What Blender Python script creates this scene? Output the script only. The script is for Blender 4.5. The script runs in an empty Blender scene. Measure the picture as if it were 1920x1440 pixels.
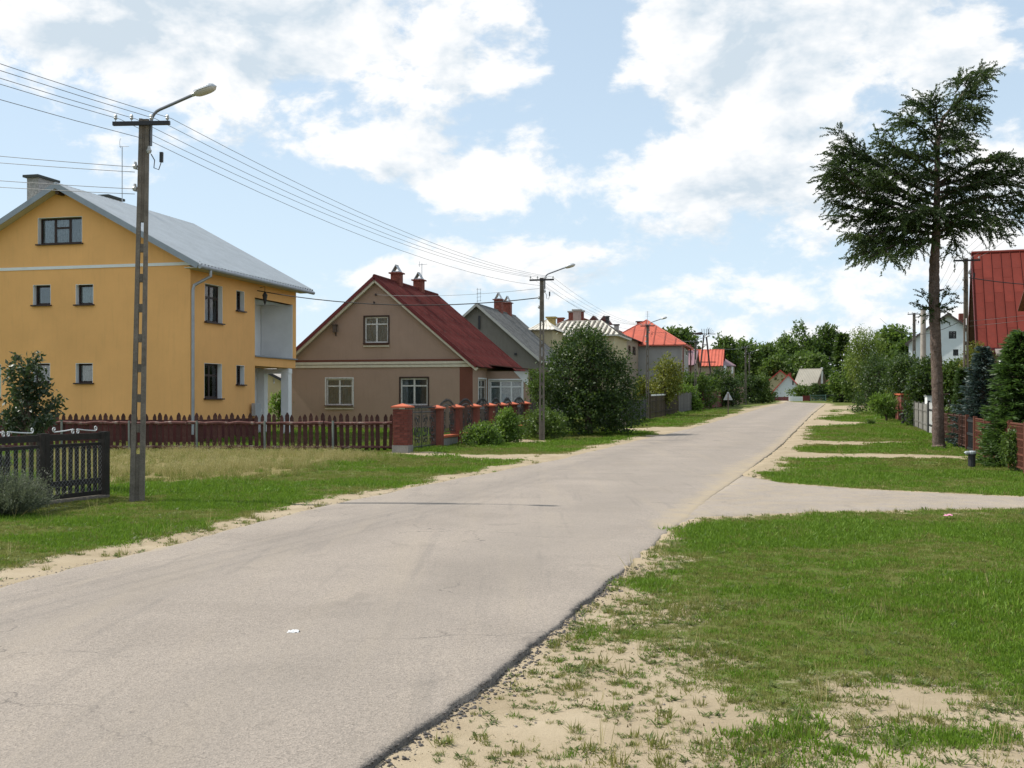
import bpy, bmesh, math, random
import numpy as np
from mathutils import Vector, Matrix
from mathutils.geometry import tessellate_polygon
R = math.radians
rng = np.random.default_rng(7)
random.seed(7)
sc = bpy.context.scene
COL = sc.collection

# ------------------------------------------------------------------ camera
F, CX, HY, EYE = 2100.0, 960.0, 752.0, 1.6      # focal length, centre column and horizon row measured on the photograph
cam_d = bpy.data.cameras.new('camera')
cam = bpy.data.objects.new('camera', cam_d); COL.objects.link(cam)
cam.location = (0, 0, EYE); cam.rotation_euler = (R(90), 0, 0)
cam_d.sensor_width = 36; cam_d.lens = 36 * F / 1920
cam_d.shift_y = (HY - 720) / 1920
cam_d.clip_start = .1; cam_d.clip_end = 5000
sc.camera = cam

# ------------------------------------------------------------------ light
SUN_AZ, SUN_EL = R(-79), R(50)                   # azimuth from +Y, clockwise
SUND = Vector((math.sin(SUN_AZ) * math.cos(SUN_EL), math.cos(SUN_AZ) * math.cos(SUN_EL), math.sin(SUN_EL)))
sd = bpy.data.lights.new('sun', 'SUN'); sd.energy = 4.2; sd.angle = R(.55); sd.color = (1, .95, .87)
so = bpy.data.objects.new('sun', sd); COL.objects.link(so)
so.rotation_euler = SUND.to_track_quat('Z', 'Y').to_euler()

world = bpy.data.worlds.new('World'); sc.world = world; world.use_nodes = True
def build_sky():
    nt = world.node_tree; nt.nodes.clear(); L = nt.links.new
    def N(t, **k):
        n = nt.nodes.new(t)
        for a, b in k.items(): setattr(n, a, b)
        return n
    def M(op, a, b=None, c=None, clamp=False):
        n = N('ShaderNodeMath', operation=op); n.use_clamp = clamp
        for i, v in enumerate((a, b, c)):
            if v is None: continue
            if isinstance(v, (int, float)): n.inputs[i].default_value = v
            else: L(v, n.inputs[i])
        return n.outputs[0]
    def SS(v, lo, hi):
        n = N('ShaderNodeMapRange', interpolation_type='SMOOTHSTEP'); L(v, n.inputs[0])
        n.inputs[1].default_value = lo; n.inputs[2].default_value = hi
        return n.outputs[0]
    out = N('ShaderNodeOutputWorld'); bg = N('ShaderNodeBackground'); bg.inputs[1].default_value = .10
    L(bg.outputs[0], out.inputs[0])
    sky = N('ShaderNodeTexSky', sky_type='NISHITA'); sky.sun_disc = False
    sky.sun_elevation = SUN_EL; sky.sun_rotation = SUN_AZ; sky.air_density = 1.0; sky.dust_density = 1.2; sky.ozone_density = 1.5
    tc = N('ShaderNodeTexCoord'); sep = N('ShaderNodeSeparateXYZ'); L(tc.outputs['Generated'], sep.inputs[0])
    x, y, z = sep.outputs
    az = M('MULTIPLY', M('ARCTAN2', x, y), 57.2958)
    el = M('MULTIPLY', M('ARCSINE', z), 57.2958)
    # cloud field: billowing noise over the sky direction, flattened towards the horizon
    mp = N('ShaderNodeMapping'); L(tc.outputs['Generated'], mp.inputs[0]); mp.inputs['Scale'].default_value = (1, 1, 1.7)
    mp.inputs['Location'].default_value = (.35, .1, .23)
    n1 = N('ShaderNodeTexNoise'); L(mp.outputs[0], n1.inputs['Vector'])
    n1.inputs['Scale'].default_value = 9; n1.inputs['Detail'].default_value = 8; n1.inputs['Roughness'].default_value = .60; n1.inputs['Distortion'].default_value = .15
    n2 = N('ShaderNodeTexNoise'); L(mp.outputs[0], n2.inputs['Vector'])
    n2.inputs['Scale'].default_value = 7; n2.inputs['Detail'].default_value = 3; n2.inputs['Roughness'].default_value = .5
    # the same billows sampled a little towards the sun: sunny flanks against shaded ones
    mp2 = N('ShaderNodeMapping'); L(tc.outputs['Generated'], mp2.inputs[0]); mp2.inputs['Scale'].default_value = (1, 1, 1.7)
    mp2.inputs['Location'].default_value = (.35 - .012, .1, .23 + .034)
    n3 = N('ShaderNodeTexNoise'); L(mp2.outputs[0], n3.inputs['Vector'])
    n3.inputs['Scale'].default_value = 9; n3.inputs['Detail'].default_value = 5; n3.inputs['Roughness'].default_value = .60; n3.inputs['Distortion'].default_value = .15
    # individual clouds of the day: centre azimuth, elevation, half sizes (deg), weight
    acc = 0.0; vv = N('ShaderNodeCombineXYZ'); L(az, vv.inputs[0]); L(el, vv.inputs[1])
    for (ca, ce, ra, re, w) in CLOUDS:
        ma = N('ShaderNodeVectorMath', operation='MULTIPLY_ADD'); L(vv.outputs[0], ma.inputs[0])
        ma.inputs[1].default_value = (1 / ra, 1 / re, 0); ma.inputs[2].default_value = (-ca / ra, -ce / re, 0)
        dp = N('ShaderNodeVectorMath', operation='DOT_PRODUCT'); L(ma.outputs[0], dp.inputs[0]); L(ma.outputs[0], dp.inputs[1])
        acc = M('MULTIPLY_ADD', M('POWER', M('MULTIPLY_ADD', dp.outputs['Value'], -.25, 1.0, True), 4.0), w, acc)
    dens = M('ADD', M('MULTIPLY', M('SUBTRACT', n1.outputs[0], .5), 1.9), M('ADD', M('MULTIPLY', acc, .85), .47))
    cover = SS(dens, .45, .68)
    thick = SS(M('ADD', dens, M('MULTIPLY', M('SUBTRACT', n2.outputs[0], .5), 1.1)), .62, 1.38)
    hz = M('POWER', 2.718, M('MULTIPLY', M('ABSOLUTE', el), -.11))     # thin veil low in the sky
    ccol = N('ShaderNodeMix', data_type='RGBA'); L(M('ADD', M('MULTIPLY_ADD', thick, .85, .10), M('MULTIPLY', M('SUBTRACT', n3.outputs[0], n1.outputs[0]), 5.5), None, True), ccol.inputs[0])
    ccol.inputs[6].default_value = (8.3, 8.3, 8.3, 1); ccol.inputs[7].default_value = (5.1, 5.9, 6.6, 1)
    veil = N('ShaderNodeMix', data_type='RGBA'); L(M('ADD', M('MULTIPLY', hz, .45), .50), veil.inputs[0])
    L(sky.outputs[0], veil.inputs[6]); veil.inputs[7].default_value = (6.2, 7.6, 8.8, 1)
    mx = N('ShaderNodeMix', data_type='RGBA'); L(M('MULTIPLY', cover, .96), mx.inputs[0])
    L(veil.outputs[2], mx.inputs[6]); L(ccol.outputs[2], mx.inputs[7])
    L(mx.outputs[2], bg.inputs[0])
CLOUDS = [  # az, el, half az, half el, weight
    (-16.5, 17.8, 7, 2.6, 1.15), (-25, 19, 5, 3, .4), (-6.5, 17, 6, 5, .30), (-10, 13.2, 5.5, 2.2, .26), (-1.5, 12.0, 4.2, 2.0, .40),
    (11, 19, 4.5, 3.0, .60), (17, 16, 7, 5, .36), (8.5, 12.3, 4, 2.2, .26), (13, 9, 7, 3.5, .18), (-9, 6.0, 5, 1.5, .2), (2, 6.8, 5, 1.2, .2),
    (3.8, 16.5, 2.4, 4.5, -.32), (-13, 9.3, 9, 2.4, -.26), (3.5, 9.3, 4, 1.6, -.22), (-25, 12.5, 5, 2, -.3)]
build_sky()
world.cycles.sampling_method = 'MANUAL'; world.cycles.sample_map_resolution = 512
vs = sc.view_settings
vs.view_transform = 'Standard'; vs.look = 'None'; vs.exposure = 0.35; vs.gamma = 1.0; vs.use_curve_mapping = False
sc.cycles.use_denoising = True
sc.cycles.max_bounces = 6; sc.cycles.diffuse_bounces = 3; sc.cycles.glossy_bounces = 3
sc.cycles.transparent_max_bounces = 12; sc.cycles.transmission_bounces = 4
sc.cycles.caustics_reflective = False; sc.cycles.caustics_refractive = False

# ------------------------------------------------------------------ measuring helpers
ZT = np.array([(-100, 0), (25, 0), (40, .10), (55, .26), (87, .65), (140, 1.33), (172, 1.58), (250, 2.2), (400, 2.9), (1500, 3.2)], float)
def zg(y):
    return np.interp(y, ZT[:, 0], ZT[:, 1])
def at(px, py, Y):
    return Vector(((px - CX) / F * Y, Y, EYE + (HY - py) / F * Y))
def gx(px, Y): return (px - CX) / F * Y
def gnd(px, Y): return Vector(((px - CX) / F * Y, Y, float(zg(Y))))
_ys = np.concatenate([np.arange(2.5, 60, .05), np.arange(60, 172, .2)])
_ps = HY + F * (EYE - zg(_ys)) / _ys
def G(px, py):
    Y = float(np.interp(-py, -_ps, _ys)); return Vector(((px - CX) / F * Y, Y, float(zg(Y))))
def vnoise(x, y, s, seed=0, oct=3):
    x = np.asarray(x, float) / s; y = np.asarray(y, float) / s; t = 0; a = 1.0; n = 0
    for o in range(oct):
        xi = np.floor(x).astype(np.int64); yi = np.floor(y).astype(np.int64); fx = x - xi; fy = y - yi
        fx = fx * fx * (3 - 2 * fx); fy = fy * fy * (3 - 2 * fy)
        def h(i, j):
            v = np.sin((i * 127.1 + j * 311.7 + seed * 74.7 + o * 19.3)) * 43758.5453
            return v - np.floor(v)
        t = t + a * ((h(xi, yi) * (1 - fx) + h(xi + 1, yi) * fx) * (1 - fy) + (h(xi, yi + 1) * (1 - fx) + h(xi + 1, yi + 1) * fx) * fy)
        n += a; a *= .5; x = x * 2.03; y = y * 2.03
    return t / n                                 # 0..1
def sstep(v, a, b):
    t = np.clip((np.asarray(v, float) - a) / (b - a), 0, 1); return t * t * (3 - 2 * t)
def sdist(px, py, poly):
    """signed distance to a polygon in metres, negative inside"""
    px = np.asarray(px, float); py = np.asarray(py, float); best = np.full(px.shape, 1e9); ins = np.zeros(px.shape, bool)
    n = len(poly)
    for i in range(n):
        ax, ay = poly[i][:2]; bx, by = poly[(i + 1) % n][:2]
        ex, ey = bx - ax, by - ay; l2 = ex * ex + ey * ey + 1e-9
        t = np.clip(((px - ax) * ex + (py - ay) * ey) / l2, 0, 1)
        best = np.minimum(best, np.hypot(px - ax - t * ex, py - ay - t * ey))
        c = ((ay > py) != (by > py)) & (px < (bx - ax) * (py - ay) / (by - ay + 1e-12) + ax)
        ins ^= c
    return np.where(ins, -best, best)

# ------------------------------------------------------------------ objects
def wl(o):
    v = Vector((0, 0, 0))
    while o is not None: v = v + o.location; o = o.parent
    return v
def tag(o, label=None, cat=None, group=None, kind=None):
    if label: o['label'] = label
    if cat: o['category'] = cat
    if group: o['group'] = group
    if kind: o['kind'] = kind
    return o
def thing(name, loc, label, cat, group=None):
    o = bpy.data.objects.new(name, None); COL.objects.link(o); o.location = loc; o.empty_display_size = .3
    return tag(o, label, cat, group)
def link(name, me, parent=None, loc=(0, 0, 0), rot=None):
    o = bpy.data.objects.new(name, me); COL.objects.link(o); o.parent = parent; o.location = loc
    if rot is not None: o.rotation_euler = rot
    return o
def copy_tree(o, parent=None):
    c = o.copy(); COL.objects.link(c); c.parent = parent
    for ch in list(o.children): copy_tree(ch, c)
    return c

class MB:
    def __init__(s): s.v = []; s.f = []
    def add(s, vs, fs):
        b = len(s.v); s.v.extend([tuple(p) for p in vs]); s.f.extend([tuple(b + i for i in f) for f in fs]); return s
    def quad(s, a, b, c, d): return s.add((a, b, c, d), ((0, 1, 2, 3),))
    def box(s, c, size, ax=(1, 0, 0), up=(0, 0, 1)):
        """box centred at c, size along ax, across, up"""
        ax = Vector(ax).normalized(); up = Vector(up); ac = up.cross(ax).normalized(); up = ax.cross(ac)
        c = Vector(c); h = [q / 2 for q in size]; vs = []
        for k in (-1, 1):
            for (i, j) in ((-1, -1), (1, -1), (1, 1), (-1, 1)):
                vs.append(c + ax * (h[0] * i) + ac * (h[1] * j) + up * (h[2] * k))
        return s.add(vs, ((3, 2, 1, 0), (4, 5, 6, 7), (0, 1, 5, 4), (1, 2, 6, 5), (2, 3, 7, 6), (3, 0, 4, 7)))
    def bar(s, p, q, w, h=None, up=(0, 0, 1)):
        p = Vector(p); q = Vector(q); d = q - p; L = d.length
        if L < 1e-6: return s
        if abs(d.normalized().dot(Vector(up))) > .98: up = (0, 1, 0)
        return s.box((p + q) / 2, (L, w, h or w), d, up)
    def tube(s, pts, r, n=6, caps=True):
        pts = [Vector(p) for p in pts]; m = len(pts)
        rs = r if hasattr(r, '__len__') else [r] * m
        ref = Vector((0, 0, 1)); b = len(s.v); prev = None
        for i, p in enumerate(pts):
            t = (pts[min(i + 1, m - 1)] - pts[max(i - 1, 0)])
            t = t.normalized() if t.length > 1e-9 else Vector((0, 0, 1))
            if prev is None:
                a = t.cross(ref if abs(t.z) < .95 else Vector((1, 0, 0))).normalized()
            else:
                a = (prev - t * prev.dot(t)); a = a.normalized() if a.length > 1e-6 else t.orthogonal().normalized()
            prev = a; c = t.cross(a)
            for k in range(n):
                th = 2 * math.pi * k / n
                s.v.append(tuple(p + (a * math.cos(th) + c * math.sin(th)) * rs[i]))
        for i in range(m - 1):
            for k in range(n):
                k2 = (k + 1) % n
                s.f.append((b + i * n + k, b + i * n + k2, b + (i + 1) * n + k2, b + (i + 1) * n + k))
        if caps:
            s.f.append(tuple(b + k for k in reversed(range(n)))); s.f.append(tuple(b + (m - 1) * n + k for k in range(n)))
        return s
    def lathe(s, c, prof, n=10, axis=(0, 0, 1)):
        """prof: (radius, height) list along axis"""
        c = Vector(c); ax = Vector(axis).normalized()
        return s.tube([c + ax * h for (r, h) in prof], [max(r, .0005) for (r, h) in prof], n)
    def prism(s, poly, off):
        """polygon of 3-D points pushed along the vector off"""
        off = Vector(off); n = len(poly); vs = [Vector(p) for p in poly] + [Vector(p) + off for p in poly]
        return s.add(vs, [tuple(reversed(range(n))), tuple(range(n, 2 * n))] + [(i, (i + 1) % n, n + (i + 1) % n, n + i) for i in range(n)])
    def mesh(s, name, mat, org=(0, 0, 0), smooth=False):
        me = bpy.data.meshes.new(name); o = Vector(org)
        me.from_pydata([(p[0] - o.x, p[1] - o.y, p[2] - o.z) for p in s.v], [], s.f)
        me.materials.append(mat)
        if smooth: me.polygons.foreach_set('use_smooth', [True] * len(me.polygons))
        me.update(); return me
    def build(s, name, mat, parent=None, org=None, smooth=False):
        o0 = wl(parent) if parent is not None else Vector(org or (0, 0, 0))
        o = link(name, s.mesh(name, mat, o0, smooth), parent, (0, 0, 0) if parent is not None else o0)
        return o
def mesh_np(name, V, Q, mat, tone=None, smooth=False):
    me = bpy.data.meshes.new(name); V = np.asarray(V, np.float32); Q = np.asarray(Q, np.int32); k = Q.shape[1]
    me.vertices.add(len(V)); me.vertices.foreach_set('co', V.ravel())
    me.loops.add(Q.size); me.loops.foreach_set('vertex_index', Q.ravel())
    me.polygons.add(len(Q)); me.polygons.foreach_set('loop_start', np.arange(0, Q.size, k, dtype=np.int32))
    me.polygons.foreach_set('loop_total', np.full(len(Q), k, np.int32))
    if smooth: me.polygons.foreach_set('use_smooth', np.ones(len(Q), bool))
    if tone is not None:
        a = me.attributes.new('tone', 'FLOAT', 'FACE'); a.data.foreach_set('value', np.asarray(tone, np.float32))
    me.materials.append(mat); me.update(calc_edges=True); return me

# ------------------------------------------------------------------ materials
def nodes(name):
    m = bpy.data.materials.new(name); m.use_nodes = True; nt = m.node_tree
    b = nt.nodes['Principled BSDF']; return m, nt, b
def lerp3(c, k): return tuple(min(1, x * k) for x in c[:3]) + (1,)
def noise(nt, vec, scale, detail=4, rough=.6, dist=0):
    n = nt.nodes.new('ShaderNodeTexNoise'); n.inputs['Scale'].default_value = scale; n.inputs['Detail'].default_value = detail
    n.inputs['Roughness'].default_value = rough; n.inputs['Distortion'].default_value = dist
    if vec is not None: nt.links.new(vec, n.inputs['Vector'])
    return n.outputs[0]
def ramp(nt, fac, stops):
    r = nt.nodes.new('ShaderNodeValToRGB'); cr = r.color_ramp
    while len(cr.elements) < len(stops): cr.elements.new(.5)
    for e, (p, c) in zip(cr.elements, stops): e.position = p; e.color = tuple(c[:3]) + (1,)
    if fac is not None: nt.links.new(fac, r.inputs[0])
    return r.outputs[0]
def mixc(nt, fac, a, b, mode='MIX'):
    m = nt.nodes.new('ShaderNodeMix'); m.data_type = 'RGBA'; m.blend_type = mode
    for i, v in ((0, fac), (6, a), (7, b)):
        if isinstance(v, (int, float)): m.inputs[i].default_value = v
        elif isinstance(v, tuple): m.inputs[i].default_value = tuple(v[:3]) + (1,)
        else: nt.links.new(v, m.inputs[i])
    return m.outputs[2]
def math_(nt, op, a, b=0.0, clamp=False):
    n = nt.nodes.new('ShaderNodeMath'); n.operation = op; n.use_clamp = clamp
    for i, v in ((0, a), (1, b)):
        if isinstance(v, (int, float)): n.inputs[i].default_value = v
        else: nt.links.new(v, n.inputs[i])
    return n.outputs[0]
def bump(nt, b, h, strength, dist=.01):
    n = nt.nodes.new('ShaderNodeBump'); n.inputs['Strength'].default_value = strength; n.inputs['Distance'].default_value = dist
    nt.links.new(h, n.inputs['Height']); nt.links.new(n.outputs[0], b.inputs['Normal'])
def objco(nt, scale=None):
    tc = nt.nodes.new('ShaderNodeTexCoord')
    if scale is None: return tc.outputs['Object']
    mp = nt.nodes.new('ShaderNodeMapping'); mp.inputs['Scale'].default_value = scale
    nt.links.new(tc.outputs['Object'], mp.inputs[0]); return mp.outputs[0]
_mats = {}
def mat(name, col, rough=.8, var=.14, vs=2.0, fine=.08, fs=60, bmp=.15, bd=.004, metal=0.0, spec=.3, rnd=0.0, streak=0.0, wear=None, wearamt=.5, wsc=6.0):
    """painted, plastered or raw surface: broad mottling, fine grain, optional vertical dirt streaks and worn patches"""
    if name in _mats: return _mats[name]
    m, nt, b = nodes(name); co = objco(nt)
    c = ramp(nt, noise(nt, co, vs, 5), [(.28, lerp3(col, 1 - var)), (.5, col), (.74, lerp3(col, 1 + var))])
    g = noise(nt, co, fs, 3, .7)
    c = mixc(nt, fine * 2.2, c, ramp(nt, g, [(.3, (.25, .25, .25)), (.7, (.75, .75, .75))]), 'OVERLAY')
    if streak:
        st = noise(nt, objco(nt, (3.0, 3.0, .25)), 3, 5, .65)
        c = mixc(nt, ramp(nt, st, [(.52, (0, 0, 0)), (.78, (streak, streak, streak))]), c, lerp3(col, .45))
    if wear:
        w = noise(nt, co, wsc, 6, .7)
        c = mixc(nt, ramp(nt, w, [(.52, (0, 0, 0)), (.66, (wearamt,) * 3)]), c, tuple(wear) + (1,))
    if rnd:
        oi = nt.nodes.new('ShaderNodeObjectInfo')
        k = nt.nodes.new('ShaderNodeMapRange'); nt.links.new(oi.outputs['Random'], k.inputs[0]); k.inputs[3].default_value = 1 - rnd; k.inputs[4].default_value = 1 + rnd
        hs = nt.nodes.new('ShaderNodeHueSaturation'); nt.links.new(k.outputs[0], hs.inputs['Value']); nt.links.new(c, hs.inputs['Color']); c = hs.outputs[0]
    nt.links.new(c, b.inputs['Base Color']); b.inputs['Roughness'].default_value = rough; b.inputs['Metallic'].default_value = metal
    b.inputs['Specular IOR Level'].default_value = spec
    if bmp: bump(nt, b, g, bmp, bd)
    _mats[name] = m; return m
def glass_mat():
    m, nt, b = nodes('window_glass'); nt.nodes.remove(b); out = nt.nodes['Material Output']
    t = nt.nodes.new('ShaderNodeBsdfTransparent'); t.inputs[0].default_value = (.82, .86, .86, 1)
    g = nt.nodes.new('ShaderNodeBsdfGlossy'); g.inputs['Roughness'].default_value = .03
    bp = nt.nodes.new('ShaderNodeBump'); bp.inputs['Strength'].default_value = .05; bp.inputs['Distance'].default_value = .02
    nt.links.new(noise(nt, objco(nt), 3, 1), bp.inputs['Height']); nt.links.new(bp.outputs[0], g.inputs['Normal'])
    fr = nt.nodes.new('ShaderNodeFresnel'); fr.inputs[0].default_value = 1.55
    mx = nt.nodes.new('ShaderNodeMixShader')
    nt.links.new(math_(nt, 'ADD', math_(nt, 'MULTIPLY', fr.outputs[0], 1.1), .02, True), mx.inputs[0])
    nt.links.new(t.outputs[0], mx.inputs[1]); nt.links.new(g.outputs[0], mx.inputs[2]); nt.links.new(mx.outputs[0], out.inputs[0]); return m
def leaf_mat(name, dark, mid, light, trans=.35, rough=.5, spec=.35):
    m, nt, b = nodes(name); out = nt.nodes['Material Output']
    a = nt.nodes.new('ShaderNodeAttribute'); a.attribute_name = 'tone'
    oi = nt.nodes.new('ShaderNodeObjectInfo')
    t = math_(nt, 'ADD', a.outputs['Fac'], math_(nt, 'MULTIPLY', math_(nt, 'SUBTRACT', oi.outputs['Random'], .5), .25), True)
    c = ramp(nt, t, [(0, dark), (.5, mid), (1, light)])
    nt.links.new(c, b.inputs['Base Color']); b.inputs['Roughness'].default_value = rough; b.inputs['Specular IOR Level'].default_value = spec
    tr = nt.nodes.new('ShaderNodeBsdfTranslucent')
    nt.links.new(mixc(nt, .5, c, (light[0] * 1.3, light[1] * 1.5, light[2]), 'MIX'), tr.inputs[0])
    mx = nt.nodes.new('ShaderNodeMixShader'); mx.inputs[0].default_value = trans
    nt.links.new(b.outputs[0], mx.inputs[1]); nt.links.new(tr.outputs[0], mx.inputs[2]); nt.links.new(mx.outputs[0], out.inputs[0]); return m
GLASS = glass_mat()

# ------------------------------------------------------------------ road outline
def line_fn(pts):
    w = sorted([(p.y, p.x) for p in pts]); ys = [a for a, b in w]; xs = [b for a, b in w]
    return lambda y: np.interp(y, ys, xs)
LE = [G(x, y) for x, y in ((-700, 1300), (-200, 1158), (0, 1105), (300, 1030), (590, 955), (830, 905), (1060, 860), (1190, 828), (1300, 803), (1380, 780), (1430, 765), (1478, 755))]
RE = [G(x, y) for x, y in ((560, 1550), (700, 1440), (860, 1320), (1000, 1210), (1100, 1128), (1140, 1100), (1210, 1040), (1280, 980), (1340, 930), (1397, 888), (1460, 840), (1497, 803), (1525, 775), (1548, 757))]
dirn = (RE[1] - RE[0]); RE.append(RE[0] - (RE[3] - RE[1]) * 3.0); LE.append(LE[0] - (LE[3] - LE[1]) * 2.0)
_xl, _xr = line_fn(LE), line_fn(RE)
def ext(fn, y, y1=150.0):
    return np.where(y > y1, fn(y1) + (fn(y1) - fn(y1 - 25)) / 25 * (y - y1), fn(y))
def XL(y): y = np.asarray(y, float); return ext(_xl, y) + (vnoise(y, y * 0, 1.3, 3) - .5) * .16 + (vnoise(y, y * 0, .25, 5) - .5) * .08
def XR(y): y = np.asarray(y, float); return ext(_xr, y) + (vnoise(y, y * 0 + 9, 1.1, 4) - .5) * .10 + (vnoise(y, y * 0 + 9, .22, 6, 4) - .5) * .06
NE = [G(x, y) for x, y in ((1268, 990), (1300, 977), (1350, 970), (1450, 963), (1600, 960), (1750, 956), (1920, 954))]
FE = [G(x, y) for x, y in ((1385, 900), (1397, 893), (1420, 897), (1470, 907), (1560, 914), (1700, 923), (1920, 933))]
def fnx(pts): 
    w = sorted([(p.x, p.y) for p in pts]); return lambda x: np.interp(x, [a for a, b in w], [b for a, b in w])
_yn, _yf = fnx(NE), fnx(FE)
_edge = fnx([p for p in RE if 10 < p.y < 40])
TX0 = float(NE[0].x) - .1; FX0 = float(FE[1].x)
def YN(x): return _yn(x) + (vnoise(x, x * 0, .9, 8) - .5) * .22
def YF(x): return np.where(x < FX0, _edge(x) + .4, _yf(x) + (vnoise(x, x * 0 + 3, .9, 9) - .5) * .22)

# ------------------------------------------------------------------ ground cover field (1 = closed turf, 0 = bare sand)
def W(*pts): return [tuple(G(x, y))[:2] for x, y in pts]
TURF = W((1282, 982), (1215, 1036), (1180, 1085), (1225, 1150), (1275, 1225), (1330, 1280), (1440, 1322), (1560, 1335), (1640, 1325), (1760, 1328), (1905, 1345)) + [(9.5, 6.5), (14, 9), (30, 16.7), (12, 16.75)] + W((1920, 953), (1600, 959), (1400, 967))
PATCH = [W((1600, 1405), (1680, 1352), (1800, 1340), (1930, 1345), (1950, 1415), (1800, 1430)), W((1180, 1180), (1260, 1170), (1300, 1230), (1230, 1240))]
SANDS = [W((1395, 842), (1440, 847), (1560, 850), (1700, 852), (1815, 856), (1815, 861), (1700, 859), (1560, 858), (1440, 860)),
         W((1475, 824), (1530, 826), (1600, 829), (1690, 828), (1690, 831), (1600, 834), (1530, 833), (1460, 833)),
         W((1500, 790), (1545, 788), (1600, 791), (1590, 797), (1540, 798), (1490, 800)),
         W((1520, 772), (1570, 773), (1625, 769), (1570, 778), (1515, 785)), W((1530, 764), (1580, 761), (1680, 760), (1620, 764), (1550, 769), (1525, 776)),
         W((735, 850), (800, 848), (880, 853), (1000, 852), (1080, 853), (1040, 861), (930, 863), (860, 857)),
         W((1140, 806), (1200, 802), (1300, 800), (1290, 806), (1200, 809)), W((1395, 770), (1430, 763), (1475, 757), (1460, 762), (1430, 770)), W((950, 826), (990, 824), (1030, 828), (990, 833))]
DRY = W((130, 905), (300, 908), (420, 904), (520, 893), (610, 878), (690, 866), (735, 862), (735, 853), (640, 848), (500, 846), (300, 846), (100, 846), (20, 850), (40, 880))
def cover(x, y):
    x = np.asarray(x, float); y = np.asarray(y, float)
    n1 = vnoise(x, y, 1.1, 11) - .5; n2 = vnoise(x, y, .35, 12) - .5
    c = np.ones_like(x)
    dl = XL(y) - x; dr = x - XR(y)                         # metres outside the road
    wl_ = .20 + .38 * vnoise(x, y, 3.0, 13) + .012 * np.clip(y, 0, 30)
    left = sstep(dl + n1 * .55 + n2 * .35, wl_ * .45, wl_ * 1.6)
    wr = np.where(y > 25, .35 + .5 * vnoise(x, y, 4, 14), .3)
    right = sstep(dr + n1 * .5 + n2 * .3, wr * .4, wr * 1.8)
    c = np.where(dl > 0, left, np.where(dr > 0, right, 0))
    near = (dr > 0) & (y < 16)
    s = sdist(x, y, TURF)
    t = sstep(-s + n1 * 1.3 + n2 * .9, -.9, .9)
    t = np.maximum(t, .16 + .42 * sstep(n1 + n2 * .8, -.10, .30) * sstep(-s, -3.2, -.3))
    for p in PATCH: t = np.maximum(t, .85 * sstep(-sdist(x, y, p) + n1 * .7 + n2 * .4, -.25, .3))
    edge = sstep(dr + n2 * .25, .02, .35)
    c = np.where(near & (y < yn_safe(x) + .2), t * (.35 + .65 * edge), c)
    for p in SANDS:
        k = .25 + .02 * np.clip(y - 25, 0, 60)
        c = np.minimum(c, sstep(sdist(x, y, p) + n1 * k * 2 + n2 * k, -.3 * k, k))
    tr = (x > TX0) & (y > yn_safe(x) - .1) & (y < YF(x) + .1)
    c = np.where(tr, 0, c)
    te = np.minimum(np.abs(y - yn_safe(x)), np.abs(y - YF(x)))
    c = np.where((x > TX0) & (y < 26) & (te < .5), np.minimum(c, sstep(te + n2 * .2, .02, .3)), c)
    return np.clip(c, 0, 1)
def yn_safe(x): return np.where(x < TX0, 14.4, YN(np.maximum(x, TX0)))

# ------------------------------------------------------------------ ground sheet
def spaced(a, b, h): return np.arange(a, b, h)
gxs = np.unique(np.concatenate([[-1500, -900, -500, -300, -200, -140, -100, -70, -50, -40, -32], spaced(-26, -9, .35), spaced(-9, 9, .14), spaced(9, 30, .3), spaced(30, 60, 1.0), [70, 85, 100, 140, 200, 300, 500, 900, 1500]]))
gys = np.unique(np.concatenate([[-200, -60, -20, -8, -2, 1, 2.5], spaced(3.5, 16, .11), spaced(16, 30, .16), spaced(30, 60, .35), spaced(60, 175, .9), [180, 200, 230, 260, 300, 400, 600, 1000, 1600, 3000]]))
GX, GY = np.meshgrid(gxs, gys)
cov = cover(GX, GY)
GZ = zg(GY) + (vnoise(GX, GY, 1.6, 21) - .5) * .05 * (np.abs(GX) < 60) + (vnoise(GX, GY, .3, 22) - .5) * .018 * (np.abs(GX) < 30)
inroad = np.minimum(np.minimum(XR(GY) - GX, GX - XL(GY)), 175 - GY)
GZ = GZ - .10 * sstep(inroad, .0, .25)
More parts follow.
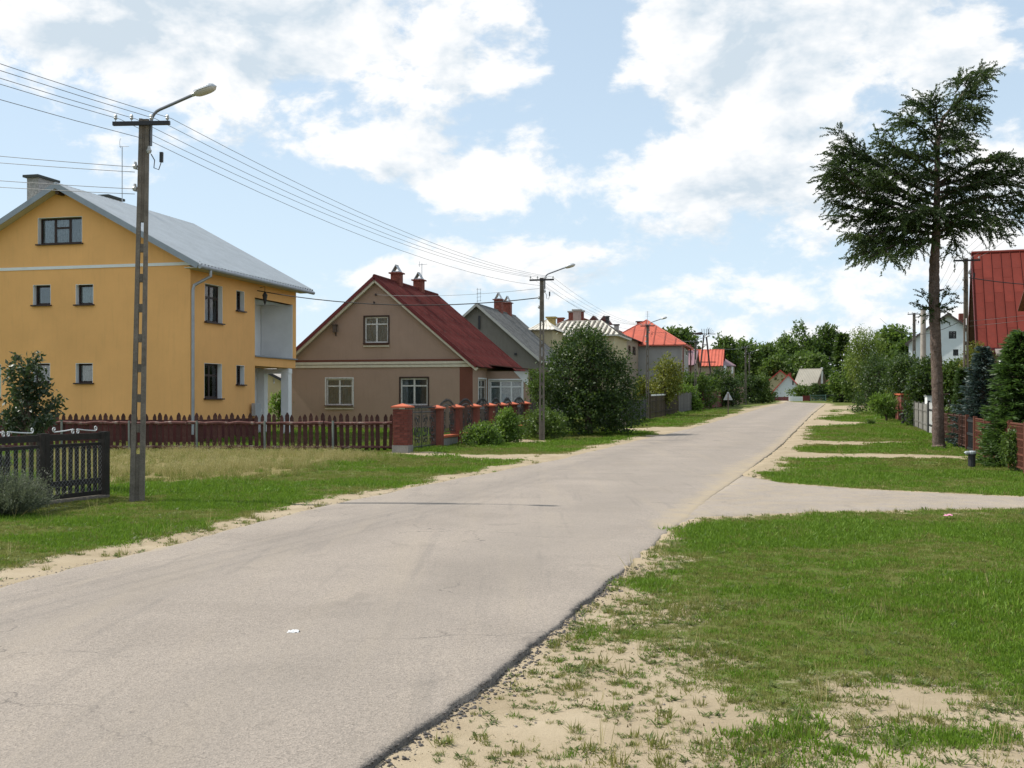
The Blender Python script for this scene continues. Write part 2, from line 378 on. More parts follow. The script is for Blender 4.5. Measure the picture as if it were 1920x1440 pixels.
# the sand lies a few centimetres below the broken asphalt lip near the camera, level with it elsewhere
GZ = GZ - .012 * ((GY < 13) & (GX > XR(GY))) * (1 - sstep(GX - XR(GY), 0, .8))
GZ = GZ + .028 * sstep(GY, 9.0, 11.0) * (1 - sstep(GY, 26, 34)) * (GX > XR(GY) - .02) * (1 - sstep(GX - XR(GY), .1, .6))
intr = np.where((GX > TX0), np.minimum(GY - yn_safe(GX), YF(GX) - GY), -1)
GZ = GZ - .08 * sstep(intr, .02, .3)
nx, ny = len(gxs), len(gys)
idx = np.arange(nx * ny).reshape(ny, nx)
Q = np.stack([idx[:-1, :-1], idx[:-1, 1:], idx[1:, 1:], idx[1:, :-1]], -1).reshape(-1, 4)
def ground_mat():
    m, nt, b = nodes('ground_turf_and_sand'); co = objco(nt)
    a = nt.nodes.new('ShaderNodeAttribute'); a.attribute_name = 'cover'
    d = nt.nodes.new('ShaderNodeAttribute'); d.attribute_name = 'dry'
    f1 = noise(nt, co, 9, 5, .7); f2 = noise(nt, co, 45, 4, .75); f3 = noise(nt, co, 220, 2, .7); big = noise(nt, co, .35, 4, .6)
    sand = ramp(nt, noise(nt, co, 1.4, 5, .65), [(.25, (.27, .215, .140)), (.5, (.345, .28, .190)), (.75, (.41, .34, .24))])
    sand = mixc(nt, .35, sand, ramp(nt, f3, [(.25, (.18, .16, .13)), (.5, (.5, .5, .5)), (.8, (.72, .70, .66))]), 'OVERLAY')
    sand = mixc(nt, ramp(nt, f2, [(.60, (0, 0, 0)), (.72, (.6, .6, .6))]), sand, (.17, .125, .075))
    green = ramp(nt, f2, [(.25, (.036, .058, .008)), (.5, (.072, .118, .013)), (.75, (.125, .180, .026))])
    olive = ramp(nt, f2, [(.25, (.050, .054, .014)), (.5, (.105, .115, .030)), (.78, (.20, .19, .065))])
    grass = mixc(nt, ramp(nt, big, [(.40, (.15, .15, .15)), (.62, (.85, .85, .85))]), green, olive)
    grass = mixc(nt, ramp(nt, f1, [(.45, (0, 0, 0)), (.62, (.55, .55, .55))]), grass, (.105, .092, .038))
    straw = ramp(nt, f2, [(.25, (.10, .085, .035)), (.5, (.22, .18, .08)), (.75, (.34, .28, .14))])
    grass = mixc(nt, d.outputs['Fac'], grass, straw)
    k = math_(nt, 'ADD', a.outputs['Fac'], math_(nt, 'MULTIPLY', math_(nt, 'SUBTRACT', f1, .5), .9))
    k = math_(nt, 'ADD', k, math_(nt, 'MULTIPLY', math_(nt, 'SUBTRACT', f2, .5), .5))
    c = mixc(nt, ramp(nt, k, [(.56, (0, 0, 0)), (.86, (1, 1, 1))]), sand, grass)
    nt.links.new(c, b.inputs['Base Color']); b.inputs['Roughness'].default_value = .95; b.inputs['Specular IOR Level'].default_value = .1
    bump(nt, b, math_(nt, 'ADD', f2, math_(nt, 'MULTIPLY', f3, .4)), .40, .025); return m
V = np.stack([GX, GY, GZ], -1).reshape(-1, 3)
me = mesh_np('ground', V, Q, ground_mat(), smooth=True)
at_ = me.attributes.new('cover', 'FLOAT', 'POINT'); at_.data.foreach_set('value', cov.ravel().astype(np.float32))
dryf = sstep(-sdist(GX, GY, DRY) + (vnoise(GX, GY, .9, 31) - .5) * 1.2, -.3, .6)
at_ = me.attributes.new('dry', 'FLOAT', 'POINT'); at_.data.foreach_set('value', dryf.ravel().astype(np.float32))
tag(link('ground', me), 'grassy verges and bare sand along the village road', 'ground', kind='structure')

# ------------------------------------------------------------------ road
def asphalt(name, tint=1.0, sandy=.0):
    m, nt, b = nodes(name); co = objco(nt)
    sp = nt.nodes.new('ShaderNodeTexVoronoi'); sp.inputs['Scale'].default_value = 95; nt.links.new(co, sp.inputs['Vector'])
    f = noise(nt, co, 140, 3, .8)
    c = ramp(nt, noise(nt, co, .55, 6, .6, .4), [(.3, (.246 * tint, .212 * tint, .178 * tint)), (.5, (.282 * tint, .243 * tint, .205 * tint)), (.72, (.315 * tint, .270 * tint, .225 * tint))])
    c = mixc(nt, .50, c, ramp(nt, sp.outputs['Color'], [(0, (.14, .14, .14)), (.35, (.42, .42, .42)), (.6, (.52, .52, .52)), (.9, (.70, .69, .68)), (1, (1, .98, .95))]), 'OVERLAY')
    c = mixc(nt, .35, c, ramp(nt, f, [(.3, (.25, .25, .25)), (.7, (.75, .75, .75))]), 'OVERLAY')
    la = nt.nodes.new('ShaderNodeAttribute'); la.attribute_name = 'across'
    lw = math_(nt, 'ADD', la.outputs['Fac'], math_(nt, 'MULTIPLY', math_(nt, 'SUBTRACT', noise(nt, objco(nt, (.5, .12, 1)), 1.0, 3), .5), .12))
    c = mixc(nt, ramp(nt, lw, [(0, (0, 0, 0)), (.12, (0, 0, 0)), (.20, (.30, .30, .30)), (.30, (.30, .30, .30)), (.40, (0, 0, 0)), (.60, (0, 0, 0)), (.70, (.26, .26, .26)), (.80, (.26, .26, .26)), (.90, (0, 0, 0))]), c, (.215, .188, .160))
    sn = noise(nt, co, 1.1, 4, .55, .8)
    c = mixc(nt, ramp(nt, sn, [(.64, (0, 0, 0)), (.70, (.35, .35, .35))]), c, (.16, .14, .12))
    # tyre-polished and dusty bands along the road
    st = noise(nt, objco(nt, (1.4, .10, 1)), 1.6, 5, .6)
    c = mixc(nt, ramp(nt, st, [(.5, (0, 0, 0)), (.72, (.28, .28, .28))]), c, (.34, .285, .215))
    ft = noise(nt, objco(nt, (1.0, .06, 1)), 5, 3, .6)
    c = mixc(nt, ramp(nt, ft, [(.60, (0, 0, 0)), (.70, (.25, .25, .25))]), c, (.15, .135, .12))
    cr = nt.nodes.new('ShaderNodeTexVoronoi'); cr.feature = 'DISTANCE_TO_EDGE'; cr.inputs['Scale'].default_value = .22
    wv = nt.nodes.new('ShaderNodeVectorMath'); wv.operation = 'ADD'; nt.links.new(co, wv.inputs[0])
    nz = nt.nodes.new('ShaderNodeTexNoise'); nz.inputs['Scale'].default_value = 2.2; nz.inputs['Detail'].default_value = 6; nt.links.new(co, nz.inputs['Vector'])
    nt.links.new(nz.outputs['Color'], wv.inputs[1]); nt.links.new(wv.outputs[0], cr.inputs['Vector'])
    crk = ramp(nt, cr.outputs['Distance'], [(0, (1, 1, 1)), (.0035, (0, 0, 0))])
    c = mixc(nt, math_(nt, 'MULTIPLY', crk, ramp(nt, noise(nt, co, .5, 2), [(.5, (0, 0, 0)), (.6, (.6, .6, .6))])), c, (.06, .055, .05))
    e = nt.nodes.new('ShaderNodeAttribute'); e.attribute_name = 'sandy'
    k = math_(nt, 'ADD', math_(nt, 'ADD', e.outputs['Fac'], sandy), math_(nt, 'MULTIPLY', math_(nt, 'SUBTRACT', noise(nt, co, 2.5, 6, .7), .5), 1.1))
    c = mixc(nt, ramp(nt, k, [(.42, (0, 0, 0)), (.8, (.85, .85, .85))]), c, ramp(nt, f, [(.3, (.30, .24, .16)), (.7, (.42, .345, .24))]))
    wa = nt.nodes.new('ShaderNodeAttribute'); wa.attribute_name = 'worn'
    kw = math_(nt, 'ADD', wa.outputs['Fac'], math_(nt, 'MULTIPLY', math_(nt, 'SUBTRACT', noise(nt, co, 38, 5, .8), .5), 1.5))
    c = mixc(nt, ramp(nt, kw, [(.50, (0, 0, 0)), (.85, (.9, .9, .9))]), c, ramp(nt, f, [(.3, (.045, .040, .036)), (.7, (.15, .135, .12))]))
    nt.links.new(c, b.inputs['Base Color']); b.inputs['Roughness'].default_value = .88; b.inputs['Specular IOR Level'].default_value = .25
    bump(nt, b, math_(nt, 'ADD', f, sp.outputs['Distance']), .5, .006); return m
ry = np.concatenate([np.arange(-6, 3, .6), np.arange(3, 16, .055), np.arange(16, 40, .14), np.arange(40, 172, .5)])
ACR = np.array([0, .006, .02, .06, .13, .25, .4, .5, .6, .75, .87, .94, .98, .994, 1.0])
xl, xr = XL(ry), XR(ry)
RX = xl[:, None] + (xr - xl)[:, None] * ACR[None, :]
RY = np.repeat(ry[:, None], len(ACR), 1)
crown = .025 + .03 * (1 - (2 * ACR - 1) ** 2)
crown[0] = crown[-1] = .014
RZ = zg(RY) + crown[None, :]
# side skirts that show the broken asphalt edge
SKx = np.stack([xl - .012, xr + .015], 1); SKz = zg(np.stack([ry, ry], 1)) - .09
VX = np.concatenate([SKx[:, :1], RX, SKx[:, 1:]], 1); VZ = np.concatenate([SKz[:, :1], RZ, SKz[:, 1:]], 1); VY = np.repeat(ry[:, None], VX.shape[1], 1)
k = VX.shape[1]; idx = np.arange(VX.size).reshape(len(ry), k)
Q = np.stack([idx[:-1, :-1], idx[:-1, 1:], idx[1:, 1:], idx[1:, :-1]], -1).reshape(-1, 4)
me = mesh_np('road', np.stack([VX, VY, VZ], -1).reshape(-1, 3), Q, asphalt('asphalt'), smooth=False)
worn = np.zeros_like(VX)
wn = vnoise(VX, VY, .5, 41)
worn = (1 - sstep(VX[:, -1:] - VX, .0, .11)) * (1 - sstep(VY, 8.5, 10.8)) * (.25 + wn) + .45 * (1 - sstep(VX[:, -1:] - VX, .0, .06)) * (VY >= 26) * (VY < 60)
ac_ = np.clip((VX - xl[:, None]) / (xr - xl)[:, None], 0, 1); at_ = me.attributes.new('across', 'FLOAT', 'POINT'); at_.data.foreach_set('value', ac_.ravel().astype(np.float32))
at_ = me.attributes.new('worn', 'FLOAT', 'POINT'); at_.data.foreach_set('value', worn.ravel().astype(np.float32))
sd_ = np.zeros_like(VX)
dR = (VX[:, -1:] - VX); dL = (VX - VX[:, :1])
yy = VY
sd_ = np.maximum(sd_, (1 - sstep(dL, .05, .55)) * (.25 + .35 * vnoise(VX, VY, 2, 45)))
sd_ = np.maximum(sd_, (1 - sstep(dR, .05, .9)) * .75 * sstep(yy, 12.8, 14.5))
sd_ = np.maximum(sd_, (1 - sstep(dR, .0, 1.6)) * .75 * sstep(yy, 19, 24) * (1 - sstep(yy, 27, 34)))
at_ = me.attributes.new('sandy', 'FLOAT', 'POINT'); at_.data.foreach_set('value', sd_.ravel().astype(np.float32))
tag(link('road', me), 'pale worn asphalt village road running off to the trees', 'road', kind='structure')

tx = np.concatenate([np.arange(TX0, 12, .12), np.arange(12, 34, .5)])
tn, tf = YN(tx), YF(tx)
A2 = np.array([0, .04, .15, .3, .5, .7, .85, .96, 1.0])
TY = tn[:, None] + (tf - tn)[:, None] * A2[None]; TXX = np.repeat(tx[:, None], len(A2), 1)
cz = np.array([-.05, .008, .016, .020, .024, .024, .022, .012, -.05])
TZ = zg(TY) + cz[None]
idx = np.arange(TXX.size).reshape(TXX.shape)
Q = np.stack([idx[:-1, :-1], idx[1:, :-1], idx[1:, 1:], idx[:-1, 1:]], -1).reshape(-1, 4)
me = mesh_np('side_track', np.stack([TXX, TY, TZ], -1).reshape(-1, 3), Q, asphalt('sandy_asphalt', 1.04, .50), smooth=True)
tag(link('side_track', me), 'sandy side track leaving the road to the right', 'track', kind='structure')

# ------------------------------------------------------------------ building kit
class Facade:
    """a vertical wall plane: origin corner, direction along the wall, outward normal"""
    def __init__(s, O, a, n): s.O = Vector((O[0], O[1], 0)); s.a = Vector((a[0], a[1], 0)).normalized(); s.n = Vector((n[0], n[1], 0)).normalized()
    def p(s, u, z, d=0.0): q = s.O + s.a * u + s.n * d; return Vector((q.x, q.y, z))
    def uz(s, px, py):
        k = (px - CX) / F; u = (k * s.O.y - s.O.x) / (s.a.x - k * s.a.y); Y = s.O.y + s.a.y * u
        return u, EYE + (HY - py) * Y / F
    def rect(s, x0, x1, y0, y1):
        ua, za = s.uz(x0, y0); ub, zb = s.uz(x1, y0); uc, zc = s.uz(x0, y1); ud, zd = s.uz(x1, y1)
        return (min(ua, ub), max(ua, ub), (zc + zd) / 2, (za + zb) / 2)
def wall(Fc, outline, holes, m, parent, name='wall', thick=.3):
    loops = [[Vector((u, z, 0)) for u, z in outline]] + [[Vector(q) for q in ((h[0], h[2], 0), (h[1], h[2], 0), (h[1], h[3], 0), (h[0], h[3], 0))] for h in holes]
    tris = tessellate_polygon(loops); flat = [v for l in loops for v in l]
    mb = MB(); front = [Fc.p(v.x, v.y) for v in flat]; back = [Fc.p(v.x, v.y, -thick) for v in flat]
    mb.add(front, tris); mb.add(back, [tuple(reversed(t)) for t in tris])
    b = 0
    for l in loops:
        n = len(l)
        for i in range(n): mb.quad(front[b + i], front[b + (i + 1) % n], back[b + (i + 1) % n], back[b + i])
        b += n
    return mb.build(name, m, parent)
def window(Fc, r, parent, frame, cols=1, transom=None, bar=.055, depth=.16, thick=.3, reveal=None, sill=None, sillw=.10, curtain=None, side=0.0, casing=None, sub=True):
    """frame with mullions; panes, reveal, sill and curtain are its pieces"""
    u0, u1, z0, z1 = r; mb = MB(); d = -depth; a = Fc.a; P = Fc.p; hd = .05
    up = (0, 0, 1)
    def hbar(ua, ub, z, w=bar): mb.box(P((ua + ub) / 2, z, d), (abs(ub - ua), hd, w), a)
    def vbar(u, za, zb, w=bar): mb.box(P(u, (za + zb) / 2, d), (w, hd, abs(zb - za)), a)
    e = .004
    hbar(u0 + e, u1 - e, z0 + bar / 2 + e); hbar(u0 + e, u1 - e, z1 - bar / 2 - e)
    vbar(u0 + bar / 2 + e, z0 + bar + e, z1 - bar - e); vbar(u1 - bar / 2 - e, z0 + bar + e, z1 - bar - e)
    w = (u1 - u0) / cols; cells = []
    for i in range(cols):
        if i: vbar(u0 + w * i, z0 + bar + e, z1 - bar - e, bar * 1.25)
        ua, ub = u0 + w * i + bar * (.7 if i else 1), u0 + w * (i + 1) - bar * (.7 if i < cols - 1 else 1)
        t = transom[i] if isinstance(transom, (list, tuple)) else transom
        if t:
            zt = z0 + (z1 - z0) * t; hbar(ua, ub, zt); cells += [(ua, ub, z0 + bar, zt - bar / 2), (ua, ub, zt + bar / 2, z1 - bar)]
        else: cells.append((ua, ub, z0 + bar, z1 - bar))
    win = mb.build('window', frame, parent)
    for (ua, ub, za, zb) in cells:
        MB().box(P((ua + ub) / 2, (za + zb) / 2, d), (ub - ua, .008, zb - za), a).build('pane', GLASS, win)
    if reveal:
        mb = MB(); t = .012; dd = thick - .02
        for (uu, s_) in ((u0, 1), (u1, -1)): mb.box(P(uu + s_ * t / 2, (z0 + z1) / 2, -dd / 2 + .003), (t, dd, z1 - z0), a)
        mb.box(P((u0 + u1) / 2, z1 - t / 2, -dd / 2 + .003), (u1 - u0 - 2 * t, dd, t), a)
        mb.build('reveal', reveal, win)
    if sill:
        mb = MB(); mb.box(P((u0 + u1) / 2, z0 - .02, sillw / 2 - depth / 2), (u1 - u0 + .10, sillw + depth, .045), a); mb.build('sill', sill, win)
    if casing:
        mb = MB(); c = .07
        for uu in (u0 - c / 2, u1 + c / 2): mb.box(P(uu, (z0 + z1) / 2, .012), (c, .03, z1 - z0 + 2 * c), a)
        mb.box(P((u0 + u1) / 2, z1 + c / 2, .012), (u1 - u0 - .002, .03, c), a); mb.box(P((u0 + u1) / 2, z0 - c / 2, .012), (u1 - u0 - .002, .03, c), a)
        mb.build('casing', casing, win)
    if curtain:
        mb = MB(); n = max(10, int((u1 - u0) / .035)); dc = -depth - .07
        for i in range(n):
            ua, ub = u0 + (u1 - u0) * i / n, u0 + (u1 - u0) * (i + 1) / n
            da, db = dc + .018 * math.sin(i * 1.9), dc + .018 * math.sin((i + 1) * 1.9)
            mb.quad(P(ua, z0 + .03, da), P(ub, z0 + .03, db), P(ub, z1 - .02, db), P(ua, z1 - .02, da))
        mb.build('curtain', curtain, win)
    return win
def roof_sheet(mb, pr0, pr1, pe0, pe1, waves, amp, th=.05, rows=1, trap=True):
    """corrugated sheet from ridge line pr0-pr1 to eave line pe0-pe1"""
    pr0, pr1, pe0, pe1 = map(Vector, (pr0, pr1, pe0, pe1))
    nrm = (pr1 - pr0).cross(pe0 - pr0).normalized()
    if nrm.z < 0: nrm = -nrm
    ph = [(0, 0), (.45, 0), (.58, 1), (.87, 1)] if trap else [(0, 0), (.17, .25), (.33, .75), (.5, 1), (.67, .75), (.83, .25)]
    ts = [((i + a) / waves, h) for i in range(waves) for a, h in ph] + [(1.0, 0)]
    n = len(ts); b = len(mb.v)
    for r in range(rows + 1):
        s = r / rows
        for t, h in ts:
            p = pr0.lerp(pr1, t).lerp(pe0.lerp(pe1, t), s) + nrm * (h * amp + th); mb.v.append(tuple(p))
    for r in range(rows):
        for i in range(n - 1): q = b + r * n + i; mb.f.append((q, q + 1, q + n + 1, q + n))
    mb.prism([pr0, pr1, pe1, pe0], nrm * th * .9)
    return nrm
class House:
    """gable (or hip) house: corner C, gable direction a, ridge direction d; parts hang under self.root"""
    def __init__(s, name, C, a, d, W, L, zb, ze, zr, label, cat='house', group=None):
        s.C = Vector((C[0], C[1], 0)); s.a = Vector((a[0], a[1], 0)).normalized(); s.d = Vector((d[0], d[1], 0)).normalized()
        s.W, s.L, s.zb, s.ze, s.zr = W, L, zb, ze, zr
        mid = s.C + s.a * W / 2 + s.d * L / 2
        s.root = thing(name, (mid.x, mid.y, zb), label, cat, group)
        s.front = Facade(s.C, s.a, -s.d); s.side = Facade(s.C, s.d, -s.a)
        e = s.C + s.d * L; s.back = Facade(e, s.a, s.d); f = s.C + s.a * W; s.far = Facade(f, s.d, s.a)
    def P(s, u, v, z): q = s.C + s.a * u + s.d * v; return Vector((q.x, q.y, z))
    def gable(s): return [(0, s.zb), (s.W, s.zb), (s.W, s.ze), (s.W / 2, s.zr), (0, s.ze)]
    def walls(s, m, front=(), side=(), hip=False, front_m=None):
        g = [(0, s.zb), (s.W, s.zb), (s.W, s.ze), (0, s.ze)] if hip else s.gable()
        t = .3
        wall(s.front, g, list(front), front_m or m, s.root)
        wall(s.back, g, [], m, s.root)
        wall(s.side, [(t + .002, s.zb), (s.L - t - .002, s.zb), (s.L - t - .002, s.ze), (t + .002, s.ze)], list(side), m, s.root)
        wall(s.far, [(t + .002, s.zb), (s.L - t - .002, s.zb), (s.L - t - .002, s.ze), (t + .002, s.ze)], [], m, s.root)
    def gable_roof(s, m, ov=.45, vo=.4, waves=40, amp=.02, th=.06, lift=.03, verge=None, trap=True, vw=.16):
        sl = (s.zr - s.ze) / (s.W / 2); ze = s.ze - ov * sl; zr = s.zr + lift; ze += lift
        mb = MB(); W2 = s.W / 2
        roof_sheet(mb, s.P(W2, -vo, zr), s.P(W2, s.L + vo, zr), s.P(-ov, -vo, ze), s.P(-ov, s.L + vo, ze), waves, amp, th, 1, trap)
        roof_sheet(mb, s.P(W2, -vo, zr), s.P(W2, s.L + vo, zr), s.P(s.W + ov, -vo, ze), s.P(s.W + ov, s.L + vo, ze), waves, amp, th, 1, trap)
        o = mb.build('roof', m, s.root)
        rc = MB(); rc.tube([s.P(W2, -vo - .02, zr + th + .01), s.P(W2, s.L + vo + .02, zr + th + .01)], .07, 8); rc.build('ridge_cap', m, o)
        if verge:
            for v in (-vo - .012, s.L + vo + .012):
                for uu in (-ov, s.W + ov):
                    b = MB(); b.bar(s.P(W2, v, zr + th * .2), s.P(uu, v, ze + th * .2), .022, vw); b.build('verge_board', verge, o)
        s.roof = o; s.rz = (zr, ze, sl, ov); return o
    def hip_roof(s, m, ov=.45, waves=24, amp=.03, th=.05, ridge=None, seam=True, seamw=(.07, .09), seam_m=None):
        """ridge shortened at both ends; faces carry raised seams running up the slope"""
        h = s.zr - s.ze; ze = s.ze - .05
        r0 = ridge if ridge is not None else s.W / 2
        if s.L - 2 * r0 < .1: r0 = s.L / 2 - .05
        A, B = s.P(s.W / 2, r0, s.zr), s.P(s.W / 2, s.L - r0, s.zr)
        c = [s.P(-ov, -ov, ze), s.P(s.W + ov, -ov, ze), s.P(s.W + ov, s.L + ov, ze), s.P(-ov, s.L + ov, ze)]
        mb = MB(); mb.add([A, B] + c, ((0, 2, 3), (1, 4, 5), (0, 1, 5, 2), (1, 0, 3, 4)))
        mb.add([q - Vector((0, 0, .12)) for q in c], ((0, 1, 2, 3),)); 
        for i in range(4): mb.quad(c[i], c[(i + 1) % 4], c[(i + 1) % 4] - Vector((0, 0, .12)), c[i] - Vector((0, 0, .12)))
        o = mb.build('roof', m, s.root); s.roof = o
        mb = MB()
        def seams(e0, e1, t0, t1, n):
            """seams climb from the eave e0-e1 square to it until they meet a hip or the ridge"""
            e0, e1, t0, t1 = map(Vector, (e0, e1, t0, t1)); ax = (e1 - e0); Ln = ax.length; ax = ax / Ln
            a0 = (t0 - e0).dot(ax); a1 = (t1 - e0).dot(ax); up = (t0 - e0) - ax * a0
            for i in range(1, n):
                x = Ln * i / n; k = 1.0
                if x < a0: k = x / a0
                elif x > a1: k = (Ln - x) / max(1e-6, Ln - a1)
                p = e0 + ax * x; mb.bar(p, p + up * k * .985, seamw[0], seamw[1], ax.cross(up))
        if seam:
            seams(c[0], c[1], A, A, max(3, int(waves * .7))); seams(c[3], c[0], B, A, waves); seams(c[1], c[2], A, B, waves); seams(c[2], c[3], B, B, max(3, int(waves * .7)))
            mb.build('standing_seam', seam_m or m, o)
        hp = MB()
        for q, t in ((c[0], A), (c[1], A), (c[2], B), (c[3], B), (A, B)): hp.tube([q, t], .06, 6)
        hp.build('hip_cap', m, o); return o
def chimney(house, px, py, Y, w, l, zbase, m, cap=None, capm=None, ax=(1, 0, 0), metal=None, name='chimney'):
    p = at(px, py, Y); mb = MB(); mb.box((p.x, p.y, (zbase + p.z) / 2), (w, l, p.z - zbase), ax)
    o = mb.build(name, m, house.root if isinstance(house, House) else house)
    if cap: c = MB(); c.box((p.x, p.y, p.z + cap / 2 + .002), (w * 1.22 + .06, l * 1.22 + .06, cap), ax); c.build('cap_slab', capm, o)
    if metal:
        c = MB(); a = Vector(ax).normalized(); b = Vector((a.y, -a.x, 0)); t = p.z + (cap or 0) + .002
        q = Vector((p.x, p.y, t)); h = w * .8; up = Vector((0, 0, 1)); top = q + up * h
        for s_ in (-1, 1):
            e = q + b * (s_ * l * .5); n_ = b * (.03)
            c.prism([e - a * w * .45, e + a * w * .45, top + a * w * .45, top - a * w * .45], n_ * -s_)
        c.box(q + Vector((0, 0, .03)), (w * .7, l * .7, .06), ax); c.build('cowl', metal, o)
    return o

# common materials
M_WHITE = mat('white_paint', (.72, .73, .72), .6, .06, 3, .04, bmp=.05)
M_WHITEPL = mat('white_plaster', (.80, .80, .80), .85, .07, 1.5, .05, 80)
M_CONC = mat('weathered_concrete', (.165, .142, .118), .92, .30, 6, .22, 45, .5, .012, streak=.5)
M_GALV = mat('galvanised_steel', (.42, .44, .46), .45, .12, 4, .05, metal=.6, spec=.5)
M_DKMET = mat('dark_painted_steel', (.022, .022, .025), .5, .2, 6, .05, spec=.4)
M_BROWNW = mat('dark_brown_window_paint', (.035, .018, .014), .45, .2, 8, .05)
M_LACE = mat('lace_curtain', (.62, .63, .63), .9, .25, 9, .3, 30, .1)
M_GREYCUR = mat('grey_net_curtain', (.24, .25, .26), .9, .3, 9, .3, 30, .1)
M_BRICKRED = mat('red_chimney_brick', (.20, .060, .042), .85, .3, 9, .25, 18, .5, .02)
M_ZINC = mat('zinc_gutter', (.33, .34, .36), .5, .12, 4, .05, metal=.5)
SD = Vector((.2448, 1, 0)).normalized(); LD = Vector((-SD.y, SD.x, 0))      # the street side of the houses, and left of it

# ------------------------------------------------------------------ yellow house
def yellow_house():
    Yc = 40.0; C = (gx(357, Yc), Yc)
    m = mat('yellow_stucco', (.80, .43, .158), .9, .08, .6, .10, 160, .3, .003, streak=.15)
    plinth = mat('red_brown_plinth', (.085, .020, .018), .8, .2, 3)
    rm = mat('light_grey_trapezoid_sheet', (.40, .435, .46), .5, .10, 1.5, .06, 30, .05, metal=.25, spec=.4)
    fl = mat('grey_flashing', (.24, .27, .30), .5, .1, 3, .04, metal=.2)
    H = House('yellow_house', C, LD, SD, 10.4, 8.88, 0.05, 6.62, 9.42, 'tall yellow stucco house with light grey ribbed metal roof and corner loggia')
    r = H.root; f, s = H.front, H.side
    gw = [f.rect(*q) for q in ((71, 154, 407, 457), (62, 95, 534, 572), (142, 175, 533, 571), (142, 174, 681, 718), (62, 94, 681, 718), (-42, 2, 683, 748))]
    wall(f, H.gable(), gw, m, r); rec0, rd = 5.0, 1.5
    sw = [s.rect(*q) for q in ((384, 417, 534, 605), (443, 458, 545.5, 583), (383, 416, 681.5, 747), (443, 458, 685, 721))]
    _, ztop = s.uz(478, 545); ztop = 5.75; zmid1, zmid0 = 3.38, 3.02
    wall(s, [(.302, .05), (rec0, .05), (rec0, H.ze), (.302, H.ze)], sw, m, r)
    wall(s, [(rec0 + .002, ztop), (H.L - .302, ztop), (H.L - .302, H.ze), (rec0 + .002, H.ze)], [], m, r)
    wall(H.far, [(.302, .05), (H.L - .302, .05), (H.L - .302, H.ze), (.302, H.ze)], [], m, r)
    # loggia: floor slab with yellow edge, white inner walls, porch columns
    wall(H.back, [(rd, .05), (H.W, .05), (H.W, H.ze), (H.W / 2, H.zr), (0, H.ze), (0, zmid1), (rd, zmid1)], [], m, r)
    inn = Facade(H.C + H.a * rd, H.d, -H.a)
    door = (5.3, 6.1, zmid1 + .02, 5.5)
    wall(inn, [(rec0, .05), (H.L - .31, .05), (H.L - .31, ztop), (rec0, ztop)], [door], M_WHITEPL, r, 'loggia_wall', .12)
    window(inn, door, r, M_BROWNW, 1, .35, sill=None, depth=.05, thick=.12, curtain=M_GREYCUR)
    mb = MB(); mb.prism([H.P(.02, rec0 + .01, zmid0), H.P(.02, H.L - .02, zmid0), H.P(rd - .02, H.L - .02, zmid0), H.P(rd - .02, rec0 + .01, zmid0)], (0, 0, zmid1 - zmid0)); mb.build('loggia_floor', m, r)
    mb = MB(); mb.prism([H.P(-.06, rec0 + .01, zmid1 + .003), H.P(-.06, H.L + .04, zmid1 + .003), H.P(rd - .02, H.L + .04, zmid1 + .003), H.P(rd - .02, rec0 + .01, zmid1 + .003)], (0, 0, .05)); mb.build('loggia_edge', fl, r)
    mb = MB(); mb.prism([H.P(.01, H.L - .305, ztop), H.P(.01, rec0 + .01, ztop), H.P(rd, rec0 + .01, ztop), H.P(rd, H.L - .305, ztop)], (0, 0, .1)); mb.build('loggia_ceiling', M_WHITEPL, r)
    mb = MB(); mb.prism([H.P(.02, H.L - .35, zmid1 + .06), H.P(rd - .02, H.L - .35, zmid1 + .06), H.P(rd - .02, H.L - .35, ztop - .002), H.P(.02, H.L - .35, ztop - .002)], H.d * .04); mb.build('loggia_wall', M_WHITEPL, r)
    for uu in (.2, 1.32):
        mb = MB(); mb.box(H.P(uu, H.L - .55, (zmid0 + .0) / 2), (.34, .34, zmid0 - .05), H.a); mb.build('porch_column', M_WHITEPL, r)
    MB().box(H.P(.75, H.L - .55, zmid0 - .14), (1.5, .3, .2), H.a).build('porch_beam', M_WHITEPL, r)
    # plinth
    mb = MB(); t = .05
    mb.prism([H.P(-t, -t, .0), H.P(H.W + t, -t, 0), H.P(H.W + t, H.L, 0), H.P(H.W + .01, H.L, 0), H.P(H.W + .01, -.008, 0), H.P(-.008, -.008, 0), H.P(-.008, rec0, 0), H.P(-t, rec0, 0)], (0, 0, .92)); mb.build('plinth', plinth, r)
    # white string course
    _, zb0 = f.uz(357, 497); zb0 = 6.46
    mb = MB(); mb.box(f.p(H.W / 2, zb0 + .055, .012), (H.W - .02, .03, .11), H.a); mb.build('string_course', M_WHITE, r)
    MB().box(H.P(-.21, -.14, 6.50), (.4, .26, .16), H.a).build('eave_return', M_WHITE, r)
    for i, q in enumerate(gw):
        if i == 0: w = window(f, q, r, M_BROWNW, 3, [None, .62, None], bar=.07, depth=.20, reveal=M_WHITEPL, sill=M_BROWNW, curtain=M_GREYCUR)
        elif i == 1: w = window(f, q, r, M_BROWNW, 1, None, bar=.08, depth=.20, reveal=M_WHITEPL, sill=M_BROWNW)
        else: w = window(f, q, r, M_BROWNW, 1 if i < 5 else 2, None, bar=.075, depth=.20, reveal=M_WHITEPL, sill=M_BROWNW, curtain=M_LACE if i in (2, 3, 5) else M_GREYCUR)
    for i, q in enumerate(sw):
        window(s, q, r, M_BROWNW, 2 if i % 2 == 0 else 1, [.66, .66] if i % 2 == 0 else None, bar=.075, depth=.20, reveal=M_WHITEPL, sill=M_BROWNW, curtain=M_GREYCUR if i % 2 == 0 else None)
    # roof, soffit, gutter
    o = H.gable_roof(rm, ov=.55, vo=.45, waves=40, amp=.075, th=.05, verge=fl, vw=.2)
